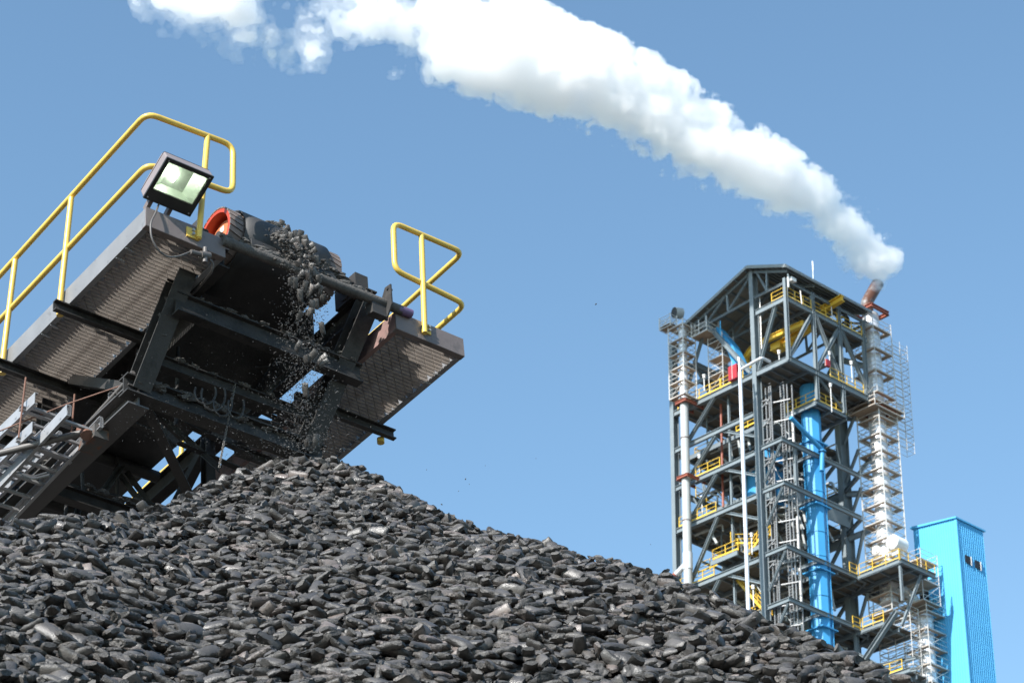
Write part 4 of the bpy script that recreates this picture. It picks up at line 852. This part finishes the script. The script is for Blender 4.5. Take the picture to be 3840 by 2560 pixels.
# briquette shapes: pillow pressed from iron fines with a flash seam, some broken
def briquette_material():
    m = mat("briquette", (.105, .096, .089), .33, metal=0.0, var=.25, scale=22, spot=((.045, .04, .037), 26, .56, .68), bump=.35, bscale=160, spec=.65)
    nt = m.node_tree; N = nt.nodes; Lk = nt.links; p = N["Principled BSDF"]; src = p.inputs["Base Color"].links[0].from_socket
    at_ = N.new("ShaderNodeAttribute"); at_.attribute_type = 'INSTANCER'; at_.attribute_name = "tone"
    oi = N.new("ShaderNodeObjectInfo"); add = N.new("ShaderNodeMath"); add.operation = 'ADD'; Lk.new(at_.outputs["Fac"], add.inputs[0]); Lk.new(oi.outputs["Random"], add.inputs[1])
    fr = N.new("ShaderNodeMath"); fr.operation = 'FRACT'; Lk.new(add.outputs[0], fr.inputs[0])
    cr = N.new("ShaderNodeValToRGB"); e = cr.color_ramp.elements; e[0].position = 0; e[0].color = (.45, .45, .46, 1); e[1].position = 1; e[1].color = (1.6, 1.5, 1.45, 1)
    e2 = cr.color_ramp.elements.new(.86); e2.color = (1.0, .99, .97, 1); e3 = cr.color_ramp.elements.new(.95); e3.color = (1.5, 1.32, 1.27, 1)
    Lk.new(fr.outputs[0], cr.inputs[0]); mu = N.new("ShaderNodeMix"); mu.data_type = 'RGBA'; mu.blend_type = 'MULTIPLY'; mu.inputs[0].default_value = 1
    Lk.new(src, mu.inputs[6]); Lk.new(cr.outputs[0], mu.inputs[7])
    # rough, darker where the surface attribute says it is a broken face or seam
    a2 = N.new("ShaderNodeAttribute"); a2.attribute_name = "broken"; mm = N.new("ShaderNodeMix"); mm.data_type = 'RGBA'; mm.inputs[7].default_value = (.013, .012, .011, 1)
    nb_ = N.new('ShaderNodeTexNoise'); nb_.inputs['Scale'].default_value = 120; nb_.inputs['Detail'].default_value = 3; tcb = N.new('ShaderNodeTexCoord'); Lk.new(tcb.outputs['Object'], nb_.inputs['Vector']); rb = N.new('ShaderNodeMapRange'); rb.inputs[1].default_value = .38; rb.inputs[2].default_value = .62; rb.inputs[3].default_value = .35; Lk.new(nb_.outputs[0], rb.inputs[0]); mb_ = N.new('ShaderNodeMath'); mb_.operation = 'MULTIPLY'; Lk.new(a2.outputs['Fac'], mb_.inputs[0]); Lk.new(rb.outputs[0], mb_.inputs[1]); Lk.new(mb_.outputs[0], mm.inputs[0]); Lk.new(mu.outputs[2], mm.inputs[6]); Lk.new(mm.outputs[2], p.inputs["Base Color"])
    r = N.new("ShaderNodeMapRange"); r.inputs[3].default_value = .34; r.inputs[4].default_value = .62; Lk.new(a2.outputs["Fac"], r.inputs[0]); Lk.new(r.outputs[0], p.inputs["Roughness"])
    return m
M_briq = briquette_material()
def briquette_mesh(seed, L=.140, Wd=.066, Th=.040, cut=None, wedge=0.0):
    nu, nv = 13, 16; vs_, fs, br_ = [], [], []
    off = Vector((seed*7.3, seed*2.1, seed*5.7))
    cr_rng = random.Random(seed); chops = []
    for _ in range(cr_rng.choice((1, 2, 3))):
        n = Vector((cr_rng.choice((-1, 1))*cr_rng.uniform(.3, 1), cr_rng.choice((-1, 1))*cr_rng.uniform(.2, 1), cr_rng.uniform(-.8, .8))).normalized()
        chops.append((n, (abs(n.x)*L+abs(n.y)*Wd+abs(n.z)*Th)*.5*cr_rng.uniform(.55, .78)))
    for i in range(nu+1):
        u = -1+2*i/nu; env = (1-abs(u)**9)**.5 if abs(u) < 1 else 0
        for j in range(nv):
            t = 2*pi*j/nv; cx, sx_ = cos(t), sin(t)
            ez = max(0, 1-u*u)**.55; y = (abs(cx)**.70)*(1 if cx >= 0 else -1)*Wd/2*(.86+.14*env); z = (abs(sx_)**1.1)*(1 if sx_ >= 0 else -1)*Th/2*(.46+.54*ez)*(1+wedge*u)
            p = Vector((u*L/2, y, z)); seam = max(0, abs(cx)-.62)/.38; seam = max(seam, max(0, abs(u)-.84)/.16)
            nzv = mnoise.fractal(p*26+off, 1, 2, 4); nz2 = mnoise.fractal(p*75+off, 1, 2, 3)
            p += Vector((nzv*.004*(1 if abs(u) > .8 else .4), nzv*.004+nz2*.006*seam*(1 if cx > 0 else -1), nzv*.0022+nz2*.005*seam))
            b = min(1, seam*2.2)*(.75+.5*max(0, .5+nz2))
            if cut is not None:
                cn, cdist = cut; cn = Vector(cn).normalized(); e = p.dot(cn)-cdist
                if e > 0: p -= cn*e; p += cn*(mnoise.fractal(p*60+off, 1, 2, 3)*.008); b = 1.0
            for cn, cdist in chops:
                e = p.dot(cn)-cdist
                if e > 0: p -= cn*e; p += cn*(mnoise.fractal(p*70+off, 1, 2, 3)*.004); b = max(b, .8)
            vs_.append(p); br_.append(min(1, b))
    for i in range(nu): fs += [(i*nv+j, i*nv+(j+1) % nv, (i+1)*nv+(j+1) % nv, (i+1)*nv+j) for j in range(nv)]
    fs += [tuple(reversed(range(nv))), tuple(range(nu*nv, (nu+1)*nv))]
    me = bpy.data.meshes.new("briquette"); me.from_pydata([tuple(p) for p in vs_], [], fs); me.update()
    c = sum((Vector(p) for p in vs_), Vector())/len(vs_)
    me.transform(Matrix.Translation(-c)); me.materials.append(M_briq)
    at_ = me.attributes.new("broken", 'FLOAT', 'POINT'); at_.data.foreach_set("value", br_)
    me.shade_smooth(); me.set_sharp_from_angle(angle=radians(30)); return me
variants = [briquette_mesh(1), briquette_mesh(2, Wd=.070, Th=.044), briquette_mesh(3, L=.125, Th=.036), briquette_mesh(4, cut=((1, .3, .2), .018)), briquette_mesh(5, cut=((.9, -.5, .1), .004), wedge=.3),
            briquette_mesh(6, cut=((.6, .2, 1), .009)), briquette_mesh(7, L=.145, Wd=.06, wedge=.25), briquette_mesh(8, cut=((.2, 1, .4), .012)), briquette_mesh(9, cut=((1, -.1, -.6), .014), Th=.046), briquette_mesh(10, L=.15, Wd=.078, Th=.042)]
bcol = bpy.data.collections.new("briquette_shapes")
for i, me in enumerate(variants):
    o = bpy.data.objects.new("briquette_shape.%03d" % i, me); bcol.objects.link(o)

# scatter: jittered layers over the visible slope, denser where the photograph looks
pts = []
A0, A1 = atan2(at(-420, 2200, 10).x, at(-420, 2200, 10).y), atan2(at(4300, 2500, 10).x, at(4300, 2500, 10).y)
step = .068
for layer in range(3):
    for x in np.arange(-5.2, 5.8, step):
        ys = np.arange(7.2, 20.5, step*1.02)
        xs = x+rng.uniform(-.5, .5, len(ys))*step; yy = ys+rng.uniform(-.5, .5, len(ys))*step
        a = np.arctan2(xs, yy); d = np.hypot(xs, yy); c = np.interp(a, ang, cd)
        ok = (a > A0) & (a < A1) & (d > c*.38+2.6) & (d < c+.55) & (rng.random(len(ys)) < (.66, .50, .34)[layer])
        if not ok.any(): continue
        z = pile_z(xs[ok], yy[ok])+(-.020, .018, .058)[layer]
        pts += [(p, q, r, layer) for p, q, r in zip(xs[ok], yy[ok], z)]
P = np.array(pts); nP = len(P)
h = .03
zx = (pile_z(P[:, 0]+h, P[:, 1])-pile_z(P[:, 0]-h, P[:, 1]))/(2*h); zy = (pile_z(P[:, 0], P[:, 1]+h)-pile_z(P[:, 0], P[:, 1]-h))/(2*h)
yaw = rng.uniform(0, 2*pi, nP); ti = rng.normal(0, 1, nP)*np.array([.10, .16, .22])[P[:, 3].astype(int)]; tj = rng.normal(0, 1, nP)*np.array([.18, .34, .46])[P[:, 3].astype(int)]
big = rng.random(nP) < .10; tj = np.where(big, rng.uniform(-1.5, 1.5, nP), tj); ti = np.where(big, rng.uniform(-.8, .8, nP), ti)
scl = np.where(rng.random(nP) < .10, rng.uniform(.35, .6, nP), np.clip(rng.normal(1.0, .15, nP), .6, 1.35)); vid = rng.choice(len(variants), nP, p=[.16, .14, .13, .11, .10, .08, .10, .06, .07, .05])
fl_ = rng.uniform(.1, .75, nP); rots = np.zeros((nP, 3)); mats = []
for i in range(nP):
    n = Vector((-zx[i]*fl_[i], -zy[i]*fl_[i], 1)).normalized(); q = n.to_track_quat('Z', 'Y').to_matrix()
    m = q @ Matrix.Rotation(yaw[i], 3, 'Z') @ Matrix.Rotation(ti[i], 3, 'Y') @ Matrix.Rotation(tj[i], 3, 'X')
    rots[i] = m.to_euler()[:]
# the 300 that show largest are objects of their own
depth = (P[:, 0]*FW.x+P[:, 1]*FW.y+(P[:, 2]-EYE.z)*FW.z)
rel = P[:, :3]-np.array(EYE); px = 1920+LENS_PX*(rel@np.array(CX))/depth; py = 1280-LENS_PX*(rel@np.array(CY))/depth
inview = (px > 20) & (px < 3820) & (py > 0) & (py < 2545) & (P[:, 3] == 2)
order = np.argsort(np.where(inview, depth/scl/np.where(np.isin(vid, (3, 4, 5, 7, 8)), .75, 1), 1e9))[:300]
single = np.zeros(nP, bool); single[order] = True
for i in order:
    o = bpy.data.objects.new("briquette", variants[vid[i]]); COL.objects.link(o)
    o.location = P[i, :3]; o.rotation_euler = rots[i]; o.scale = (scl[i],)*3
    tag(o, "loose dark grey briquette lying uppermost on the near slope along the bottom of the pile", "briquette", "loose briquettes on the near slope of the pile")
S = ~single; me = bpy.data.meshes.new("briquette_pile"); me.from_pydata(P[S, :3].tolist(), [], [])
for nm, ty, data, key in (("rot", 'FLOAT_VECTOR', rots[S].ravel(), "vector"), ("scl", 'FLOAT', scl[S], "value"), ("vid", 'INT', vid[S].astype(np.int32), "value"), ("tone", 'FLOAT', rng.random(S.sum()), "value")):
    a = me.attributes.new(nm, ty, 'POINT'); a.data.foreach_set(key, data)
bp = bpy.data.objects.new("briquette_pile", me); COL.objects.link(bp); tag(bp, "great pile of dark grey pillow-shaped briquettes sloping down from under the conveyor", "briquette pile", kind="stuff")
gt = bpy.data.node_groups.new("scatter", 'GeometryNodeTree'); gt.interface.new_socket("Geometry", in_out='INPUT', socket_type='NodeSocketGeometry'); gt.interface.new_socket("Geometry", in_out='OUTPUT', socket_type='NodeSocketGeometry')
gi = gt.nodes.new("NodeGroupInput"); go = gt.nodes.new("NodeGroupOutput"); m2p = gt.nodes.new("GeometryNodeMeshToPoints"); iop = gt.nodes.new("GeometryNodeInstanceOnPoints"); ci = gt.nodes.new("GeometryNodeCollectionInfo")
ci.inputs[0].default_value = bcol; ci.inputs[1].default_value = True; ci.inputs[2].default_value = True
def named(n, t):
    q = gt.nodes.new("GeometryNodeInputNamedAttribute"); q.data_type = t; q.inputs[0].default_value = n; return q.outputs[0]
e2r = gt.nodes.new("FunctionNodeEulerToRotation")
gt.links.new(gi.outputs[0], m2p.inputs[0]); gt.links.new(m2p.outputs[0], iop.inputs["Points"]); gt.links.new(ci.outputs[0], iop.inputs["Instance"]); iop.inputs["Pick Instance"].default_value = True
gt.links.new(named("vid", 'INT'), iop.inputs["Instance Index"]); gt.links.new(named("rot", 'FLOAT_VECTOR'), e2r.inputs[0]); gt.links.new(e2r.outputs[0], iop.inputs["Rotation"]); gt.links.new(named("scl", 'FLOAT'), iop.inputs["Scale"])
gt.links.new(iop.outputs[0], go.inputs[0])
bp.modifiers.new("scatter", 'NODES').node_group = gt
print("briquettes:", nP)

# falling briquettes and fines
FALL = [(1030,850),(1068,866),(1090,892),(1112,882),(1052,872),(1118,912),(1142,922),(1126,938),(1150,948),(1108,930),(1092,912),(1170,945),(1140,1000),(1156,1038),(1128,1030),(1180,1020),(1196,1040),(1106,1062),(1144,1075),(1200,1090),(1018,836),(1052,846),(1082,862),(1040,858),(1098,878),(1125,888),(1068,884),(1062,905),(1104,893),(1148,905),(1160,928),(1138,975),(1172,962),(1165,1010),(1112,992),(1188,978),(1092,1050),(1184,1078),(1163,1088),(1126,1108),(1212,1112),(1186,1140),(1170,1150),(1122,1185),(1166,1165),(1208,1230),(1118,1298),(1172,1332),(1150,1340),(1208,1345),(1214,1360),(1146,1462),(1152,1654),(1186,1648),(1176,1665)]
ORI = {}; ORI0 = {16: -35, 17: 65, 19: 60, 20: 55, 23: 40, 26: 45, 27: 25, 31: 35}
for i, (fx, fy) in enumerate(FALL):
    l = .12 if fy < 900 else (-.05-.06*min(1, (fy-900)/300))
    if fy < 900: l = .42-(fy-836)/64*.5
    o = bpy.data.objects.new("falling_briquette", variants[(i*3) % 3 if i % 4 else 3]); COL.objects.link(o)
    lp = CV.hit(fx, fy, 1, l); o.location = CV.w(lp)
    an = radians(ORI.get(i, random.uniform(35, 110)))
    ax = (CX*cos(an)+CY*sin(an)).normalized(); nz_ = (FW*-1+CX*random.uniform(-.5, .5)+CY*random.uniform(-.1, .6)).normalized(); ay = nz_.cross(ax).normalized(); az = ax.cross(ay)
    o.rotation_euler = Matrix((ax, ay, az)).transposed().to_euler(); o.scale = (random.uniform(.66, .86),)*3
    tag(o, "dark grey briquette tumbling from the head drum down towards the pile", "briquette", "briquettes falling from the conveyor")
gm = MB()
for i in range(420):                        # grit and crumbs riding over the drum with the stream
    t = rng.random(); y = 832+t*175; x = 1010+t*165+rng.normal(0, 1)*(14+26*t)
    l = .42-(y-836)/64*.5 if y < 900 else -.06
    gm.lump(CV.w(CV.hit(x, y, 1, l+rng.normal(0, .02))), abs(rng.normal(0, 1))*.008+.005, (1.3, 1, .8), i, 4, .6)
gm.build("crumbs_on_drum", M_fines, None, WORLD, kind="stuff", label="dark grit and crumbs riding over the drum between the briquettes")
M_chip = mat("iron_chip", (.06, .056, .053), .45, var=.3, scale=40, spec=.7)
fm = MB()
def chip(p, r, el=1.6):
    a = Vector(rng.normal(0, 1, 3)).normalized(); b = a.cross(Vector((.2, .9, .3))).normalized(); c = a.cross(b)
    fm.add([p+a*r*el, p+b*r*.6, p-a*r*el*.8, p-b*r*.6+c*r*.3, p+c*r*.7, p-c*r*.6], [(0,1,4),(1,2,4),(2,3,4),(3,0,4),(1,0,5),(2,1,5),(3,2,5),(0,3,5)])
for i in range(3600):
    t = rng.random()**.8; y = 840+t*860
    w = 60+70*t; x = 1030+min(1, t*6)*100+t*20+rng.normal(0, 1)*w*.55
    if t < .1: x = 1030+t*10*80+rng.normal(0, 25)
    chip(CV.w(CV.hit(x, y, 1, -.10+rng.normal(0, .07)+(.15*(1-t*6) if t < .16 else 0))), abs(rng.normal(0, 1))*.0035+.0018, 2.0)
for i in range(1500):                        # drift of dust chips blown to the left under the frame
    x = 1150-abs(rng.normal(0, 1))*330; y = 1750-abs(rng.normal(0, 1))*200-(1150-x)*.12
    chip(CV.w(CV.hit(x, y, 1, .2+rng.normal(0, .5))), abs(rng.normal(0, 1))*.002+.0012)
for x, y in ((1746,1795),(1656,1890),(1760,1815),(1720,1840),(1820,1745),(2010,1718),(2440,2040),(2235,1140),(1390,1600),(1240,1500),(1480,1845),(1600,1760)):
    chip(at(x, y, 17.5), .009 if x in (1746, 1656, 2235) else .005, 1.3)
fm.build("falling_fines", M_chip, None, WORLD, kind="stuff", label="spray of fine iron chips falling with the briquettes")
# ------------------------------------------------------------------ steam plume: a density grid is computed here, skinned, and filled with scattering vapour
import openvdb
rng = np.random.default_rng(31)
PD = 246.0                                            # distance of the plume from the camera
PLC = [(3292,1058,30),(3295,1036,42),(3294,1008,60),(3274,970,96),(3242,915,114),(3180,835,104),(3085,768,98),(2955,702,112),(2820,622,130),(2660,545,150),(2490,452,164),(2330,368,168),(2160,278,172),(1950,185,172),(1750,128,182),(1560,75,195),(1350,45,195),(1150,45,205),(950,55,195),(780,45,165),(600,10,130)]
PF = Frame(at(2300, 500, PD), CX, (FW), CY)           # x to the right, y away, z up in the plane of the drift
cl_, rr_ = [], []
for x, y, r in PLC:
    p = at(x, y, PD)-PF.o; cl_.append((p.dot(PF.x), p.dot(PF.z))); rr_.append(r*PD/LENS_PX)
cl_ = np.array(cl_); rr_ = np.array(rr_)
s_ = np.r_[0, np.cumsum(np.hypot(*np.diff(cl_, axis=0).T))]; ss = np.linspace(0, s_[-1], 90)
cx_, cz_, rad_ = np.interp(ss, s_, cl_[:, 0]), np.interp(ss, s_, cl_[:, 1]), np.interp(ss, s_, rr_)
VX = .15
x0, x1 = cx_.min()-7, cx_.max()+3; z0, z1 = cz_.min()-3, cz_.max()+8; y0, y1 = -7.5, 7.5
nx, ny, nz = (int((b-a)/VX) for a, b in ((x0, x1), (y0, y1), (z0, z1)))
gx = (x0+VX*np.arange(nx)).astype(np.float32); gy = (y0+VX*np.arange(ny)).astype(np.float32); gz = (z0+VX*np.arange(nz)).astype(np.float32)
# distance to the centre line relative to the local radius (the plume is rotationally symmetric before the noise)
d2 = np.full((nx, nz), 1e9, np.float32); rl = np.zeros((nx, nz), np.float32); sl_ = np.zeros((nx, nz), np.float32)
for a, b, r, q in zip(cx_, cz_, rad_, ss):
    dd = (gx[:, None]-a)**2+(gz[None, :]-b)**2; k = dd/(r*r) < d2/np.maximum(rl*rl, 1e-6); d2 = np.where(k, dd, d2); rl = np.where(k, r, rl); sl_ = np.where(k, q, sl_)
dist = np.sqrt(d2[:, None, :]+gy[None, :, None]**2); base = (rl[:, None, :]-dist)        # metres inside the smooth body
def wmat(n, period, seed_off):
    t = (np.arange(n)*VX)/period+seed_off; i = np.floor(t).astype(int); f = t-i; f = f*f*f*(f*(f*6-15)+10); m = i.max()+2
    W = np.zeros((n, m), np.float32); W[np.arange(n), i] = 1-f; W[np.arange(n), i+1] = f; return W
def lattice(period):
    A, B, C = wmat(nx, period, rng.random()), wmat(ny, period, rng.random()), wmat(nz, period, rng.random())
    Lt = rng.uniform(-1, 1, (A.shape[1], B.shape[1], C.shape[1])).astype(np.float32)
    t = np.tensordot(A, Lt, (1, 0)); t = np.tensordot(t, B, (1, 1)); return np.tensordot(t, C, (1, 1))
young = np.clip(ss[-1]*0+sl_/18, 0, 1)[:, None, :]; old = np.clip((sl_-47)/14, 0, 1)[:, None, :]
rloc = np.clip(rl/5.0, .25, 1.1)[:, None, :]
f = base.copy()
f += lattice(6.5)*1.9*rloc                                                   # big swells
for per, am in ((3.8, 1.7), (2.0, 1.05), (1.05, .62), (.58, .42), (.34, .27)):
    f += (np.abs(lattice(per))*2-.75)*am*(rloc if per > 1.5 else rloc*.85+.3)                                # rounded billows with sharp creases
f += np.minimum(0, (base+.9*rloc)*2.5)                                        # no islands far outside the body
hol = lattice(5.5)+.6*lattice(2.6)+.4*lattice(1.3)+.25*lattice(.7)
f -= old*(np.maximum(hol+.30+.6*old, 0)*4.6)                                 # the old end is torn into shreds
del hol, dist
f[[0, -1]] = -1; f[:, [0, -1]] = -1; f[:, :, [0, -1]] = -1
def skin(arr, name):
    arr = -arr; arr[[0, -1]] = 1; arr[:, [0, -1]] = 1; arr[:, :, [0, -1]] = 1
    g = openvdb.FloatGrid(3.0); g.copyFromArray(np.ascontiguousarray(arr.astype(np.float32))); p, q = g.convertToQuads(isovalue=0.0)
    p = np.asarray(p)*VX+np.array([x0, y0, z0]); me = bpy.data.meshes.new(name); q = np.asarray(q)
    me.vertices.add(len(p)); me.vertices.foreach_set("co", p.astype(np.float32).ravel()); me.loops.add(q.size); me.loops.foreach_set("vertex_index", q.astype(np.int32).ravel())
    me.polygons.add(len(q)); me.polygons.foreach_set("loop_start", (np.arange(len(q))*4).astype(np.int32)); me.update(calc_edges=True); me.validate(); return me
def steam(name, dens):
    m = bpy.data.materials.new(name); m.use_nodes = True; nt = m.node_tree
    for n in list(nt.nodes):
        if n.type != 'OUTPUT_MATERIAL': nt.nodes.remove(n)
    v = nt.nodes.new("ShaderNodeVolumeScatter"); v.inputs["Color"].default_value = (1, 1, 1, 1); v.inputs["Density"].default_value = dens; v.inputs["Anisotropy"].default_value = 0.5
    nt.links.new(v.outputs[0], nt.nodes["Material Output"].inputs["Volume"]); m.cycles.homogeneous_volume = True if hasattr(m.cycles, "homogeneous_volume") else False; return m
shells = [skin(a_, "steam_plume") for a_ in (f+.28+old*.7, f-.12-old*1.3, f-.75-old*2.5)]                  # thin veil, body and dense core, one inside the other
bmv, bmf, bmi = [], [], []; o_ = 0
for k, m_ in enumerate(shells):
    n = len(m_.vertices); c = np.empty(n*3, np.float32); m_.vertices.foreach_get("co", c); q = np.empty(len(m_.loops), np.int32); m_.loops.foreach_get("vertex_index", q)
    bmv.append(c); bmf.append(q+o_); bmi.append(np.full(len(m_.polygons), k, np.int32)); o_ += n; bpy.data.meshes.remove(m_)
bmv, bmf, bmi = map(np.concatenate, (bmv, bmf, bmi)); me = bpy.data.meshes.new("steam_plume")
me.vertices.add(o_); me.vertices.foreach_set("co", bmv); me.loops.add(len(bmf)); me.loops.foreach_set("vertex_index", bmf); me.polygons.add(len(bmi)); me.polygons.foreach_set("loop_start", (np.arange(len(bmi))*4).astype(np.int32)); me.update(calc_edges=True)
for nm, dn_ in (("steam_veil", .15), ("steam_body", .85), ("steam_core", .4)): me.materials.append(steam(nm, dn_))
me.polygons.foreach_set("material_index", bmi); print("plume faces", len(me.polygons), nx*ny*nz)
pl = bpy.data.objects.new("steam_plume", me); COL.objects.link(pl); pl.matrix_world = PF.mat()
tag(pl, "long white steam plume blowing up and left from the exhaust stack", "steam plume", kind="stuff")
